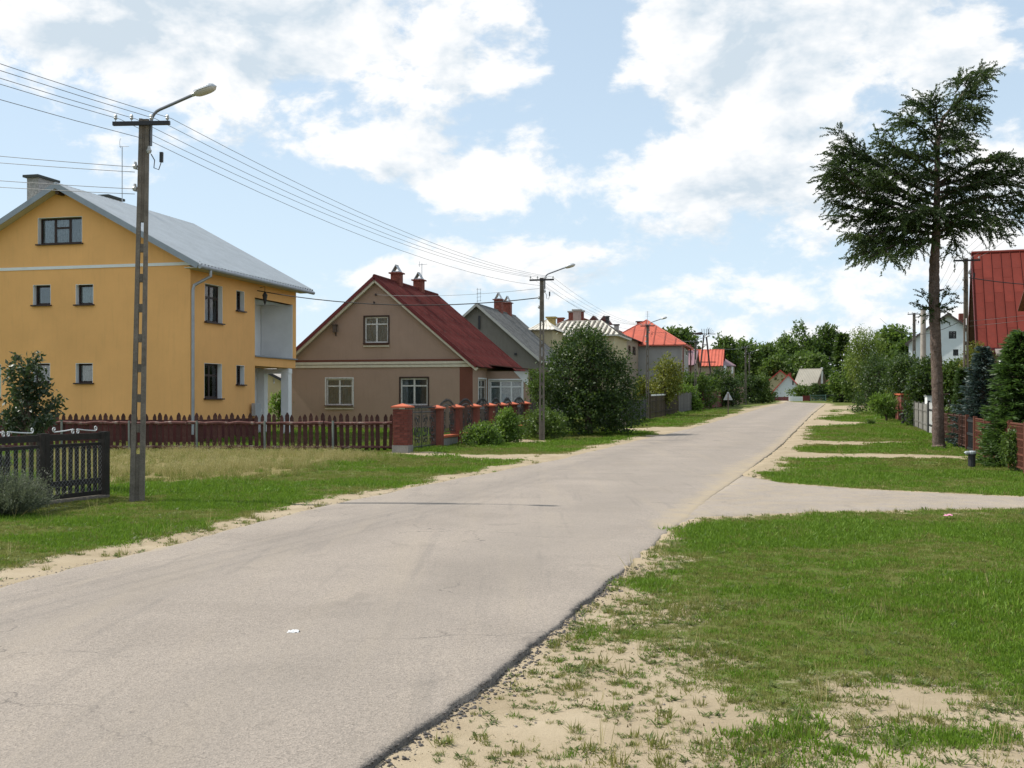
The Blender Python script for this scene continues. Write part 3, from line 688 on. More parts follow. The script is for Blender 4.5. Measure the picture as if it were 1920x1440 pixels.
    zr, ze, sl, ov = H.rz
    mb = MB()
    for uu, vv in ((H.P(-.5, -.42, ze + .0), 0), (H.P(H.W + .5, -.42, ze + .0), 0)):
        mb.prism([uu, H.P(H.W / 2, -.42, zr - .03), H.P(H.W / 2, -.01, zr - .03), uu + H.d * .41], (0, 0, -.03))
    mb.build('soffit_board', mat('cream_soffit', (.50, .47, .40), .7, .05), o)
    MB().box(H.P(H.W / 2 - .02, -.2, zr - .22), (.14, .36, .16), H.a).build('ridge_beam', mat('dark_timber', (.07, .045, .03), .8), o)
    mb = MB(); mb.prism([H.P(-.53, -.42, ze - .02), H.P(-.53, H.L + .42, ze - .02), H.P(.0, H.L + .42, ze - .02), H.P(.0, -.42, ze - .02)], (0, 0, -.03)); mb.build('soffit_board', mat('cream_soffit', (.5, .47, .4)), o)
    g = MB(); g.tube([H.P(-.62, -.45, ze - .01), H.P(-.62, H.L + .45, ze - .04)], .075, 10); g.build('gutter', M_ZINC, o)
    dp = MB(); q0 = H.P(-.62, .32, ze - .06); 
    dp.tube([q0, q0 + Vector((0, 0, -.22)), H.P(-.42, .2, ze - .42), H.P(-.14, .02, ze - .62), H.P(-.10, .0, ze - .8), H.P(-.10, .0, .4)], .055, 8); dp.build('downpipe', M_ZINC, r)
    cb = mat('grey_calcium_brick', (.32, .30, .28), .9, .25, 12, .3, 14, .5, .02)
    dkc = mat('tarred_slab', (.05, .055, .05), .8)
    chimney(H, 78, 338, 43, 1.05, .5, 7.6, cb, .09, dkc, SD)
    chimney(H, 207, 374, 47, .95, .45, 7.8, cb, .1, dkc, SD)
    ant = at(229, 375, 46); mb = MB(); mb.tube([ant + Vector((0, 0, -1.2)), ant + Vector((0, 0, 2.2))], .02, 5); t = ant + Vector((0, 0, 2.2))
    mb.tube([t + Vector((-.12, 0, .0)), t + Vector((.28, 0, .0))], .012, 4)
    mb.tube([t + Vector((.05 * math.cos(a) - .05, 0, .14 + .2 * math.sin(a))) for a in [R(90 + 15 * k) for k in range(13)]], .01, 4)
    mb.build('aerial', M_GALV, r)
    # meter box, lantern
    b = at(475, 768, 44.6); MB().box((b.x + .12, b.y, b.z), (.5, .16, .5), SD).build('meter_box', mat('grey_meter_box', (.38, .39, .40), .5), r)
    lp = at(486, 548, 45.0) - H.a * .25; mb = MB(); mb.tube([lp + Vector((-.2, 0, .18)), lp + Vector((0, 0, .22)), lp + Vector((0, 0, .02))], .012, 5)
    mb.lathe(lp + Vector((0, 0, -.42)), [(.01, -.1), (.05, 0), (.10, .26), (.11, .3), (.03, .42), (.01, .46)], 8); mb.build('wall_lantern', M_DKMET, r)
    return H
YH = yellow_house()

# ------------------------------------------------------------------ brown house
def brown_house():
    Yc = 54.0; C = (gx(886, Yc), Yc)
    m = mat('taupe_roughcast', (.37, .255, .192), .95, .07, .8, .16, 90, .5, .006, streak=.15)
    dkp = mat('red_brown_paint', (.165, .062, .042), .9, .1, 2)
    cream = mat('cream_trim', (.62, .56, .44), .7, .1, 4)
    rm = mat('faded_red_corrugated_sheet', (.125, .030, .026), .9, .42, 1.2, .14, 40, .2, .004, spec=.1, rnd=.14, wear=(.075, .055, .048), wearamt=.85, wsc=1.6)
    fr = mat('flaking_white_frame', (.60, .59, .56), .7, .12, 6, .12, 30, wear=(.2, .16, .12), wearamt=.6, wsc=14)
    H = House('brown_house', C, LD, SD, 9.84, 9.6, float(zg(54)) - .1, 3.45, 7.62, 'brown roughcast house with rusty red corrugated roof and two brick chimneys')
    r = H.root; f, s = H.front, H.side
    gw = [f.rect(*q) for q in ((684, 728, 594, 643), (612, 661, 710, 760), (751, 802, 709, 760))]
    sw = [s.rect(897, 911, 711, 764)]
    H.walls(m, gw, sw)
    wd = mat('grey_net_curtain', (.3, .31, .31))
    for i, q in enumerate(gw):
        w = window(f, q, r, fr, 2, .72, bar=.07, depth=.08, sill=mat('brown_sill', (.10, .045, .035), .7), sillw=.16, curtain=M_LACE if i == 1 else (M_GREYCUR if i == 2 else M_LACE), casing=fr if i == 1 else mat('dark_casing', (.05, .03, .022), .7))
        u0, u1, z0, z1 = q
        MB().box(f.p((u0 + u1) / 2, z0 - .16, .03), (u1 - u0 + .1, .08, .07), H.a).build('apron', cream, w)
    window(s, sw[0], r, fr, 2, .72, bar=.07, depth=.08, curtain=M_LACE, casing=M_WHITE)
    # painted corner strip and mouldings
    u1, _ = f.uz(862, 700); mb = MB(); mb.box(f.p(u1 / 2 - .004, (H.zb + 3.30) / 2, .006), (u1 + .01, .012, 3.30 - H.zb), H.a); mb.build('corner_strip', dkp, r)
    for (z, h, d, mm) in ((3.32, .13, .05, cream), (3.47, .12, .08, cream), (3.60, .09, .035, dkp)):
        mb = MB(); mb.box(f.p(H.W / 2, z, d / 2 + .003), (H.W + .12, d, h), H.a)
        mb.build('string_course', mm, r)
    mb = MB(); mb.box(s.p(1.3, 3.35, .05), (2.5, .1, .22), H.d); mb.build('string_course', cream, r)
    # roof of overlapping corrugated sheets
    sl = (H.zr - H.ze) / (H.W / 2); ov, vo = .28, .3; zr = H.zr + .10; ze = H.ze - ov * sl + .10
    W2 = H.W / 2; Ls = math.hypot(W2 + ov, zr - ze); rows, cols = 5, 9; Lt = H.L + 2 * vo; cw, rl = Lt / cols, Ls / rows
    base = MB()
    for uu in (-ov + .02, H.W + ov - .02):
        base.prism([H.P(W2, -vo + .02, zr - .05), H.P(W2, H.L + vo - .02, zr - .05), H.P(uu, H.L + vo - .02, ze - .05), H.P(uu, -vo + .02, ze - .05)], (0, 0, -.06))
    o = base.build('roof', mat('roof_boards', (.09, .06, .045), .9), r)
    sh = MB(); n = 7 * 6
    for j in range(2):
        for i in range(n + 1):
            sh.v.append(((i / n) * (cw + .04) - .02, (rl + .10) * j, .022 * math.sin(i / 6 * 2 * math.pi) + .012 * (1 - j)))
    for i in range(n): sh.f.append((i, i + 1, n + 2 + i, n + 1 + i))
    b = len(sh.v)
    for i in range(n + 1): sh.v.append((sh.v[i + n + 1][0], sh.v[i + n + 1][1], sh.v[i + n + 1][2] - .012))
    for i in range(n): sh.f.append((n + 1 + i, n + 2 + i, b + i + 1, b + i))
    shm = sh.mesh('roof_sheet', rm)
    for side_ in (0, 1):
        dn = (H.P(-ov if side_ == 0 else H.W + ov, 0, ze) - H.P(W2, 0, zr)).normalized()
        xa = H.d; flip = xa.cross(dn).z < 0
        if flip: xa = -xa
        za = xa.cross(dn); M = Matrix((xa, dn, za)).transposed()
        for rr in range(rows):
            for c in range(cols):
                p = H.P(W2, -vo + (c + flip) * cw, zr) + dn * (rl * rr) + za * (.012 * ((rows - rr) % 2) + .01 * (c % 2))
                q = link('roof_sheet', shm, o, p - wl(o), (M @ Matrix.Rotation(random.uniform(-.003, .003), 3, 'Z')).to_euler())
    rc = MB(); rc.tube([H.P(W2, -vo, zr + .02), H.P(W2, H.L + vo, zr + .02)], .09, 8); rc.build('ridge_cap', rm, o)
    vb = mat('red_verge_paint', (.13, .022, .022), .7, .2, 3)
    for v in (-vo - .012, H.L + vo + .012):
        for uu in (-ov, H.W + ov):
            MB().bar(H.P(W2, v, zr - .05), H.P(uu, v, ze - .05), .03, .17).build('verge_board', vb, o)
            MB().bar(H.P(W2, v + (.12 if v < 0 else -.12), zr - .20), H.P(uu, v + (.12 if v < 0 else -.12), ze - .20), .16, .15).build('verge_trim', cream, o)
    # porch annex facing the road
    pv, pw, pl = 2.66, 2.15, 4.2
    pf = Facade(H.C + H.d * pv, -H.a, -H.d); q = pf.rect(918, 979, 713, 760); zp = 3.10
    wall(pf, [(.0, H.zb), (pw, H.zb), (pw, zp), (0, zp)], [q], m, r, 'porch_wall')
    window(pf, q, r, M_WHITE, 3, .74, bar=.07, depth=.08, curtain=M_LACE, casing=M_WHITE)
    ps = Facade(H.C + H.d * pv - H.a * pw, H.d, -H.a); wall(ps, [(.302, H.zb), (pl, H.zb), (pl, zp), (.302, zp)], [], mat('dark_brown_boarding', (.05, .03, .025), .8), r, 'porch_wall')
    mb = MB(); mb.prism([H.P(.0, pv - .3, 3.42), H.P(.0, pv + pl + .3, 3.42), H.P(-pw - .35, pv + pl + .3, 3.14), H.P(-pw - .35, pv - .3, 3.14)], (0, 0, .05)); mb.build('porch_roof', mat('dull_red_tar_paper', (.105, .045, .038), .9), r)
    mb = MB(); mb.prism([pf.p(pw - .75, 3.09, .015), pf.p(pw, 3.09, .015), pf.p(pw, 2.35, .015)], H.d * -.02); mb.build('corner_brace', M_WHITE, r)
    # chimneys, aerial, attic details
    for px, py in ((744, 514), (785.5, 527)):
        # stands on the ridge
        k = (px - CX) / F; p0 = H.P(W2, 0, 0); v = (k * p0.y - p0.x) / (H.d.x - k * H.d.y); Y = p0.y + H.d.y * v
        c = chimney(H, px, py, Y, .50, .50, 6.6, M_BRICKRED, .07, M_BRICKRED, SD, M_GALV)
    t = at(791, 494, 61.5); mb = MB(); mb.tube([t + Vector((0, 0, -1.0)), t], .018, 5); mb.tube([t + Vector((-.2, 0, -.08)), t + Vector((.3, 0, -.03))], .012, 4); mb.tube([t + Vector((-.12, 0, .12)), t + Vector((-.14, 0, -.2))], .012, 4); mb.build('aerial', M_GALV, r)
    q = f.uz(630, 617); mb = MB(); mb.box(f.p(q[0], q[1], .14), (.17, .2, .34), H.a); mb.box(f.p(q[0], q[1] + .2, .14), (.24, .26, .04), H.a); mb.box(f.p(q[0], q[1] - .05, .02), (.05, .06, .6), H.a); mb.build('vent_box', mat('rusty_vent', (.10, .075, .06), .7), r)
    for px, py in ((706, 553), (703, 568)):
        q = f.uz(px, py); mb = MB(); mb.tube([f.p(q[0], q[1], 0), f.p(q[0], q[1], .12)], .025, 6); mb.lathe(f.p(q[0], q[1], .12), [(.04, -.05), (.05, 0), (.04, .06)], 8); mb.build('wall_insulator', mat('dark_ceramic', (.05, .03, .025), .3), r)
    return H
BH = brown_house()

# ------------------------------------------------------------------ further houses on the left
def grey_house():
    Y = 74.0; C = (gx(1010, Y), Y)
    H = House('grey_house', C, LD, SD, 8.4, 10.5, float(zg(Y)) - .1, 4.35, 8.0, 'dark grey gabled house with mossy corrugated roof behind the brown house')
    m = mat('dark_grey_plaster', (.17, .155, .135), .95, .12, 1, .15, 60, streak=.3)
    f = H.front; q = [f.rect(940, 951, 640, 660)]
    H.walls(m, [])
    rm = mat('mossy_asbestos_sheet', (.135, .132, .125), .9, .35, 1.6, .25, 20, .4, .01, wear=(.05, .052, .04), wearamt=.7, wsc=3)
    H.gable_roof(rm, .3, .3, 34, .03, .05, .03, mat('grey_verge', (.40, .39, .36), .7), False)
    u, z = f.uz(899, 605); MB().box(f.p(u, z, .05), (.12, .1, .9), H.a).build('vent_slot', M_DKMET, H.root)
    u, z = f.uz(967, 664); MB().box(f.p(u, z, .05), (.14, .1, .14), H.a).build('vent_box', M_DKMET, H.root)
    for px, py in ((935, 563), (951.5, 569)):
        p0 = H.P(H.W / 2, 0, 0); k = (px - CX) / F; v = (k * p0.y - p0.x) / (H.d.x - k * H.d.y); Yc = p0.y + H.d.y * v
        chimney(H, px, py, Yc, .6, .55, 7.2, M_BRICKRED, .06, M_BRICKRED, SD, M_GALV)
    t = at(895, 540, 75); mb = MB(); mb.tube([t + Vector((0, 0, -1.6)), t], .016, 4)
    for k in range(4): mb.tube([t + Vector((-.05, 0, -.1 - .26 * k)), t + Vector((.26, 0, -.06 - .26 * k))], .012, 4)
    mb.tube([t + Vector((.2, 0, -.9)), t + Vector((.22, 0, -.05))], .012, 4); mb.build('aerial', M_GALV, H.root)
grey_house()
def block(name, label, px_corner, Y, W, L, py_eave, py_ridge, wm, rm, roof='hip', waves=14, front=(), side=(), ridge=None, verge=None, dirs=None, frame=None, ov=.4, zb=None):
    d = dirs or SD; a = Vector((-d.y, d.x, 0)); C = (gx(px_corner, Y), Y)
    ze = EYE + (HY - py_eave) * Y / F; mid = Y + W / 2 * a.y
    zr = EYE + (HY - py_ridge) * (mid + (ridge or 0)) / F
    H = House(name, C, a, d, W, L, float(zg(Y)) - .3 if zb is None else zb, ze, zr, label)
    fw = [H.front.rect(*q) for q in front]; sw = [H.side.rect(*q) for q in side]
    H.walls(wm, fw, sw, roof == 'hip')
    fm = frame or M_WHITE
    for q in fw: window(H.front, q, H.root, fm, 2, .7, bar=.08, depth=.06, curtain=M_GREYCUR)
    for q in sw: window(H.side, q, H.root, fm, 2, .7, bar=.08, depth=.06, curtain=M_GREYCUR)
    if roof == 'hip': H.hip_roof(rm, ov, waves, ridge=ridge, seamw=(.10, .08), seam_m=mat('dark_red_seam', (.26, .06, .04), .7))  # hip seams get a darker red than the roof sheets
    else: H.gable_roof(rm, ov, .3, waves, .03, .05, .03, verge)
    return H
M_CREAM = mat('cream_plaster', (.50, .42, .26), .9, .08, 1, .08)
M_TAN = mat('tan_plaster', (.33, .26, .19), .9, .1, 1, .1)
M_GREYPL = mat('grey_plaster', (.36, .345, .32), .9, .08, 1, .08, streak=.2)
M_REDMET = mat('orange_red_sheet_roof', (.46, .105, .065), .6, .14, 1.5, .05, 30, .05)
M_DKRED = mat('dull_red_sheet_roof', (.23, .055, .05), .65, .2, 1.5, .06)
M_PURP = mat('mauve_sheet_roof', (.22, .13, .145), .6, .14, 1.5, .06)
M_WHCOR = mat('white_asbestos_wave_sheet', (.56, .53, .46), .85, .2, 1.2, .2, 20, .3, .01, wear=(.16, .14, .11), wearamt=.6, wsc=2.5)
def cream_house():
    Yc = 88.0; Cc = (gx(1152, Yc), Yc)
    H = House('cream_house', Cc, SD, LD, 7.0, 6.3, .4, EYE + (HY - 626) * Yc / F, EYE + (HY - 601) * (Yc + 3.4) / F, 'cream house under a pale wavy fibre cement roof with several chimneys')
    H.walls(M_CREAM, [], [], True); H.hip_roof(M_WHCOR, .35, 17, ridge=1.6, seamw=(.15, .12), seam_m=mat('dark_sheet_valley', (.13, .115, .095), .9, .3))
    block('tan_house', 'tan plastered house front with small dark windows beside the yellowing tree', 1166, 96, 4.2, 11, 629, 618, M_TAN, mat('brown_eave_roof', (.12, .05, .04), .8), 'gable', 12, side=((1178, 1182.5, 648, 664), (1186, 1192, 650, 666)), frame=M_BROWNW, ov=.35)
    # lower cream wing with its own hipped sheet roof
    w = Facade((gx(1036, 84), 84), (-1, .24, 0), (-.24, -1, 0)); p = w.p
    mb = MB(); zb, zt = .4, EYE + (HY - 619) * 84 / F
    mb.prism([p(0, zb), p(1.7, zb), p(1.7, zb, -4), p(0, zb, -4)], (0, 0, zt - zb)); mb.build('wing_wall', M_CREAM, H.root)
    mb = MB(); zr = EYE + (HY - 600) * 86 / F
    roof_sheet(mb, p(.9, zr, -2), p(.9, zr, -1.9), p(-.3, zt, .3), p(2.0, zt, .3), 7, .05, .04, 1, False)
    mb.add([p(.9, zr, -2), p(-.3, zt, .3), p(-.3, zt, -4.3), p(2.0, zt, .3), p(2.0, zt, -4.3)], ((0, 1, 2), (0, 3, 4), (0, 2, 4))); mb.build('wing_roof', M_WHCOR, H.root)
    yb = mat('yellow_chimney_brick', (.34, .26, .10), .9, .2, 8)
    chimney(H, 1034, 597, 88, .60, .6, 6.2, yb, .12, yb, SD); chimney(H, 1051, 598, 93, .5, .5, 6.4, M_BRICKRED, .1, M_BRICKRED, SD)
    chimney(H, 1082, 583, 96, .55, .6, 6.5, mat('pink_plaster', (.34, .25, .22), .9), .12, M_GREYPL, SD); chimney(H, 1072, 586, 98, .45, .5, 6.5, M_BRICKRED, .12, M_GREYPL, SD); chimney(H, 1089, 585, 99, .45, .5, 6.5, M_BRICKRED, .12, M_GREYPL, SD)
    chimney(H, 1139, 594, 100, .28, .3, 6.5, M_DKMET, .06, M_DKMET, SD); chimney(H, 1156, 610, 104, .4, .4, 6.5, M_GREYPL, .1, M_DKMET, SD)
    return H
cream_house()
H = block('red_gabled_house', 'low brick red roof with dormers just above the pale wavy roof', 1152, 112, 7.5, 9, 618, 594, M_TAN, M_DKRED, 'gable', 20, ov=.4)
for px in (1112, 1132):
    q = at(px, 596, 109); mb = MB(); mb.prism([q + Vector((-.7, 0, -.6)), q + Vector((.7, 0, -.6)), q + Vector((0, 0, .25))], (.4, 1.6, 0)); mb.build('dormer', mat('dark_red_dormer', (.10, .035, .03), .7), H.root)
H = block('red_hipped_house', 'grey plastered house with bright orange red hipped metal roof', 1278, 106, 7.4, 7.6, 645, 600, M_GREYPL, M_REDMET, 'hip', 12, ridge=3.2, side=((1286, 1290, 652, 668),), ov=.45)
chimney(H, 1204, 604, 112, 1.0, .6, 7.5, M_BRICKRED, .08, M_DKMET, (1, 0, 0))
t = at(1214, 583, 108); mb = MB(); mb.tube([t + Vector((0, 0, -1.8)), t], .02, 4)
for k in range(3): mb.tube([t + Vector((-.2, 0, -.1 - .2 * k)), t + Vector((.2, 0, -.1 - .2 * k))], .012, 4)
mb.build('aerial', M_GALV, H.root)
for px in (1281, 1295): mb = MB(); q = at(px, 646, 105.5 if px < 1290 else 113); mb.tube([q, q + Vector((0, 0, -5.5))], .07, 6); mb.build('downpipe', mat('brown_downpipe', (.12, .04, .03), .5), H.root)
def cross_house(name, label, px, Y, W, L, ye, yr, wm, rm, waves):
    """ridge square to the road, so a roof slope faces the viewer"""
    ze = EYE + (HY - ye) * Y / F; zr = EYE + (HY - yr) * (Y + W / 2) / F
    H = House(name, (gx(px, Y), Y), SD, LD, W, L, float(zg(Y)) - .3, ze, zr, label); H.walls(wm); H.gable_roof(rm, .35, .25, waves, .05, .05, .03); return H
H = cross_house('mauve_roofed_house', 'low house with mauve ribbed roof beyond the orange red hipped roof', 1301, 124, 6, 4.2, 683, 659, M_TAN, M_PURP, 12)
chimney(H, 1286, 653, 127, .7, .5, 5.5, M_GREYPL, .08, M_GREYPL, SD)
H = cross_house('red_and_mauve_house', 'tan house with wide orange red sheet roof left of the wood', 1352, 140, 6, 4.6, 684, 657, M_TAN, M_REDMET, 12)
mb = MB(); q = [at(1347, 687, 139.8), at(1380, 687, 145), at(1356, 672, 147), at(1349, 670, 145)]; mb.prism(q, (0, 0, .12)); mb.build('annex_roof', M_PURP, H.root)
q0 = at(1349, 688, 140.3); q1 = at(1377, 688, 145); mb = MB(); mb.prism([(q0.x, q0.y, 1), (q1.x, q1.y, 1), (q1.x, q1.y, q1.z), (q0.x, q0.y, q0.z)], (-.3, 3, 0)); mb.build('annex_wall', M_TAN, H.root)
for px in (1357, 1370): MB().box(at(px, 693, 141.5 + (px - 1357) * .22) + Vector((.1, -.2, 0)), (.5, .08, 1.0), (1, .9, 0)).build('window', M_WHITE, H.root)

# far end of the road
H = block('white_gabled_house', 'small white gabled house with red verges at the end of the road', 1506, 205, 5.3, 9, 733, 703, mat('blue_white_plaster', (.55, .60, .64), .9, .05), mat('bright_red_sheet', (.52, .06, .06), .6), 'gable', 18, front=((1485.5, 1488, 713, 722),), ov=.5, verge=mat('bright_red_sheet', (.5, .06, .06)), frame=M_DKMET, zb=1.6)
chimney(H, 1481, 699, 210, .5, .5, 5, M_BRICKRED, None, None, SD)
H = block('cream_gabled_house', 'cream gable with red roof peeping out behind the white gabled house', 1489, 228, 5.4, 9, 716, 695, M_CREAM, mat('bright_red_sheet', (.5, .06, .06)), 'gable', 14, ov=.5, verge=mat('bright_red_sheet', (.5, .06, .06)), zb=1.8)
for px in (1454, 1457, 1460): chimney(H, px, 692 + (px - 1454) * .1, 233, .35, .4, 6, M_BRICKRED, None, None, SD)
pb = at(1528, 720, 215)
H = House('grey_roofed_barn', (pb.x, pb.y), (.55, .83, 0), (-.83, .55, 0), 6.4, 3.8, 1.7, pb.z, pb.z + 2.9, 'barn with long pale grey roof slope at the end of the road')
H.walls(mat('brown_boards', (.16, .10, .07), .9)); H.gable_roof(mat('pale_grey_asbestos', (.29, .27, .225), .9, .12, .6), .5, .4, 14, .03, .05)
chimney(H, 1541, 689, 218, .4, .4, 5, M_WHITEPL, None, None, SD)
H = block('far_yellow_house', 'bright yellow house wall glimpsed between the far trees', 1600, 190, 4.0, 5, 713, 700, mat('bright_yellow_plaster', (.72, .46, .07), .9, .05), M_DKRED, 'gable', 10, ov=.3, zb=1.6)
# cream house seen through the yellow house's porch
H = block('back_garden_house', 'cream gable glimpsed through the porch of the yellow house', 545, 66, 6.5, 6, 720, 672, M_CREAM, mat('pale_tile_roof', (.45, .42, .38), .8), 'gable', 14, front=((512, 515, 709, 719),), ov=.25, verge=M_DKMET)

# ------------------------------------------------------------------ houses on the right
def red_roof_house():
    d = Vector((.347, .938, 0)).normalized(); rt = Vector((d.y, -d.x, 0))
    C = at(1846, 632, 50)
    H = House('red_roofed_house', (C.x, C.y), d, rt, 10.4, 11, .1, 4.2, 8.75, 'house with huge steep dark red seamed metal roof behind the larch')
    H.walls(mat('beige_plaster', (.36, .28, .20), .9, .08), [], [])
    rm = mat('dark_red_seamed_sheet', (.135, .026, .018), .8, .18, .9, .05, 40, .04, spec=.12, rnd=.10, wear=(.10, .028, .022), wearamt=.5, wsc=1.2)
    sl = (H.zr - H.ze) / (H.W / 2); ov, vo = .45, .35; zr, ze = H.zr + .08, H.ze - ov * sl + .08; W2 = H.W / 2
    base = MB()
    for uu in (-ov + .02, H.W + ov - .02):
        base.prism([H.P(W2, -vo + .03, zr - .05), H.P(W2, H.L + vo, zr - .05), H.P(uu, H.L + vo, ze - .05), H.P(uu, -vo + .03, ze - .05)], (0, 0, -.08))
    o = base.build('roof', mat('roof_boards', (.09, .06, .045)), H.root)
    dn = (H.P(-ov, 0, ze) - H.P(W2, 0, zr)); Ls = dn.length; dn.normalize(); xa = rt; za = dn.cross(xa)
    if za.z < 0: za = -za
    # standing-seam trays, staggered like the real sheets
    cw = .43; cols = int((H.L + 2 * vo) / cw); lens = [Ls * k for k in (.24, .27, .26, .23)]
    trays = {}
    for c in range(cols):
        cuts = [0, .18 + .1 * (c % 2), .44 + .1 * (c % 2), .70 + .1 * (c % 3 == 0), 1.0]
        for j in range(4):
            ln = round((cuts[j + 1] - cuts[j]) * Ls - .012, 3)
            if ln not in trays:
                t = MB(); t.box((cw / 2, ln / 2, .006), (cw - .004, ln, .012)); t.box((.012, ln / 2, .03), (.022, ln, .05)); t.box((cw / 2, ln - .006, .012), (cw - .03, .02, .006))
                trays[ln] = t.mesh('roof_panel', rm)
            for sgn in (0, 1):
                if sgn and c > 4: continue
                dd = dn if sgn == 0 else (H.P(H.W + ov, 0, ze) - H.P(W2, 0, zr)).normalized(); xb = xa if xa.cross(dd).z > 0 else -xa; zz = xb.cross(dd)
                Mx = Matrix((xb, dd, zz)).transposed()
                link('roof_panel', trays[ln], o, H.P(W2, -vo + (c + (xb != xa)) * cw, zr) + dd * (cuts[j] * Ls) - wl(o), Mx.to_euler())
    MB().tube([H.P(W2, -vo, zr + .03), H.P(W2, H.L + vo, zr + .03)], .09, 8).build('ridge_cap', rm, o)
    vb = mat('dark_red_verge', (.10, .02, .02), .6)
    for uu in (-ov, H.W + ov): MB().bar(H.P(W2, -vo - .02, zr - .04), H.P(uu, -vo - .02, ze - .04), .03, .28).build('verge_board', vb, o)
    MB().box(H.P(-ov - .02, H.L / 2, ze - .06), (H.L + 2 * vo, .14, .26), rt).build('fascia', vb, o)
    q = (4.3, 5.3, 5.0, 6.6)
    w = window(H.front, q, H.root, M_WHITE, 2, .6, depth=-.04, curtain=M_LACE)
    # porch canopy with white post
    c0 = H.P(-1.6, 1.2, 3.55); mb = MB(); mb.prism([H.P(-.02, .4, 3.9), H.P(-.02, 4.6, 3.9), H.P(-1.9, 4.6, 3.55), H.P(-1.9, .4, 3.55)], (0, 0, .1)); mb.build('porch_canopy', mat('grey_canopy', (.22, .19, .17), .8), H.root)
    MB().box(H.P(-1.7, .6, 1.85), (.16, .16, 3.4)).build('porch_post', M_WHITE, H.root)
red_roof_house()
def right_cream_house():
    d = Vector((.30, 1, 0)).normalized(); rt = Vector((d.y, -d.x, 0)); C = at(2012, 640, 33)
    H = House('cream_corner_house', (C.x, C.y), d, rt, 7, 6, .0, 5.0, 6.4, 'cream rendered house cut off by the right edge with red tiled canopy')
    m = mat('pale_cream_render', (.56, .46, .30), .9, .06)
    f, s = H.front, H.side
    q = [(.6, 1.5, 3.0, 4.5)]
    H.walls(m, [], [(.5, 1.6, 3.1, 4.4)])
    window(s, (.5, 1.6, 3.1, 4.4), H.root, M_WHITE, 2, .7, curtain=M_LACE, casing=M_WHITE)
    H.gable_roof(mat('brown_red_tiles', (.16, .06, .045), .8, .2, 4), .5, .5, 26, .04, .06)
    mb = MB(); mb.prism([H.P(-1.2, -.9, 2.75), H.P(-1.2, 5, 2.75), H.P(.0, 5, 3.1), H.P(0, -.9, 3.1)], (0, 0, .1)); mb.build('canopy', mat('red_tile_canopy', (.26, .07, .045), .8, .2, 6), H.root)
    mb = MB(); mb.tube([H.P(-1.25, -.95, 2.74), H.P(-1.25, 5, 2.74)], .06, 8); mb.build('canopy_gutter', M_ZINC, H.root)
right_cream_house()
H = block('white_house', 'white rendered house with dark roof edge behind the larch trunk', 1853, 88, 5.9, 8, 640, 590, mat('white_render', (.62, .66, .68), .9, .05), mat('dark_roof', (.07, .06, .055), .8), 'gable', 16, front=((1779, 1793, 621, 635), (1787, 1797, 655, 667)), frame=M_DKMET, ov=.25, verge=mat('dark_roof', (.07, .06, .055)), dirs=Vector((.42, 1, 0)).normalized())
chimney(H, 1804, 588, 90, .5, .5, 6, M_BRICKRED, None, None, SD)

# ------------------------------------------------------------------ picket fence in front of the yellow house
def spiral(c, ax, up, r0, r1, a0, turns, n=18):
    """points of a flat scroll round c in the plane of ax, up"""
    c = Vector(c); ax = Vector(ax); up = Vector(up)
    return [c + (ax * math.cos(a0 + turns * 2 * math.pi * k / n) + up * math.sin(a0 + turns * 2 * math.pi * k / n)) * (r0 + (r1 - r0) * k / n) for k in range(n + 1)]
P0 = G(738, 852); P0 = Vector((gx(738, 34.0), 34.0, 0)); FD = Vector((-1, .035, 0)).normalized(); FN = Vector((-FD.y, FD.x, 0))  # FN points away from the camera? fixed below
if FN.y < 0: FN = -FN
def picket_fence():
    w = mat('red_brown_fence_paint', (.066, .025, .020), .75, .3, 6, .2, 30, .3, .004, rnd=.30, wear=(.11, .075, .06), wearamt=.55, wsc=9)
    lg = mat('weathered_rail_timber', (.12, .05, .042), .85, .3, 5, .25, 25, .4, .01, wear=(.30, .26, .22), wearamt=.7, wsc=5)
    r = thing('picket_fence', (P0.x - 6, P0.y + .2, .05), 'long dark red brown picket fence in front of the yellow house', 'fence')
    n = 70; sp = .187; z0 = .12
    me = []
    for k in range(3):
        mb = MB(); hw, t, h = .052 + .005 * k, .022, 1.07 + .02 * k
        prof = [(-hw, 0), (hw, 0), (hw, h - .10), (hw * .35, h - .015), (0, h), (-hw * .35, h - .015), (-hw, h - .10)]
        mb.prism([(x, 0, z) for x, z in prof], (0, t, 0)); me.append(mb.mesh('picket', w))
    for i in range(n):
        p = P0 + FD * (.10 + sp * i + random.uniform(-.012, .012)) + FN * .05
        o = link('picket', me[i % 3], r, p + Vector((0, 0, z0 + random.uniform(-.035, .025))) - r.location, (random.uniform(-.02, .02), random.uniform(-.04, .04), math.atan2(FD.y, FD.x) + math.pi))
    L = n * sp
    def rail(a, b, z, rad, wob):
        pts = []; m = max(6, int((b - a) / .25))
        for k in range(m + 1):
            t = a + (b - a) * k / m; pts.append(P0 + FD * t + FN * .02 + Vector((0, 0, z + wob * (random.random() - .5))))
        mb = MB(); mb.tube(pts, [rad * random.uniform(.85, 1.15) for _ in pts], 7); mb.build('rail', lg, r)
    for a in np.arange(.05, L - 1, 2.1): rail(a, min(a + 2.08, L), .93, .05, .035); rail(a, min(a + 2.08, L), .20, .045, .02)
    for t in [1.84 + 2.09 * k for k in range(6)]:
        q = P0 + FD * t - FN * .06; mb = MB(); mb.tube([q + Vector((0, 0, -.1)), q + Vector((0, 0, 1.0))], .035, 8); mb.build('post', mat('grey_green_post', (.16, .18, .16), .6), r)
picket_fence()

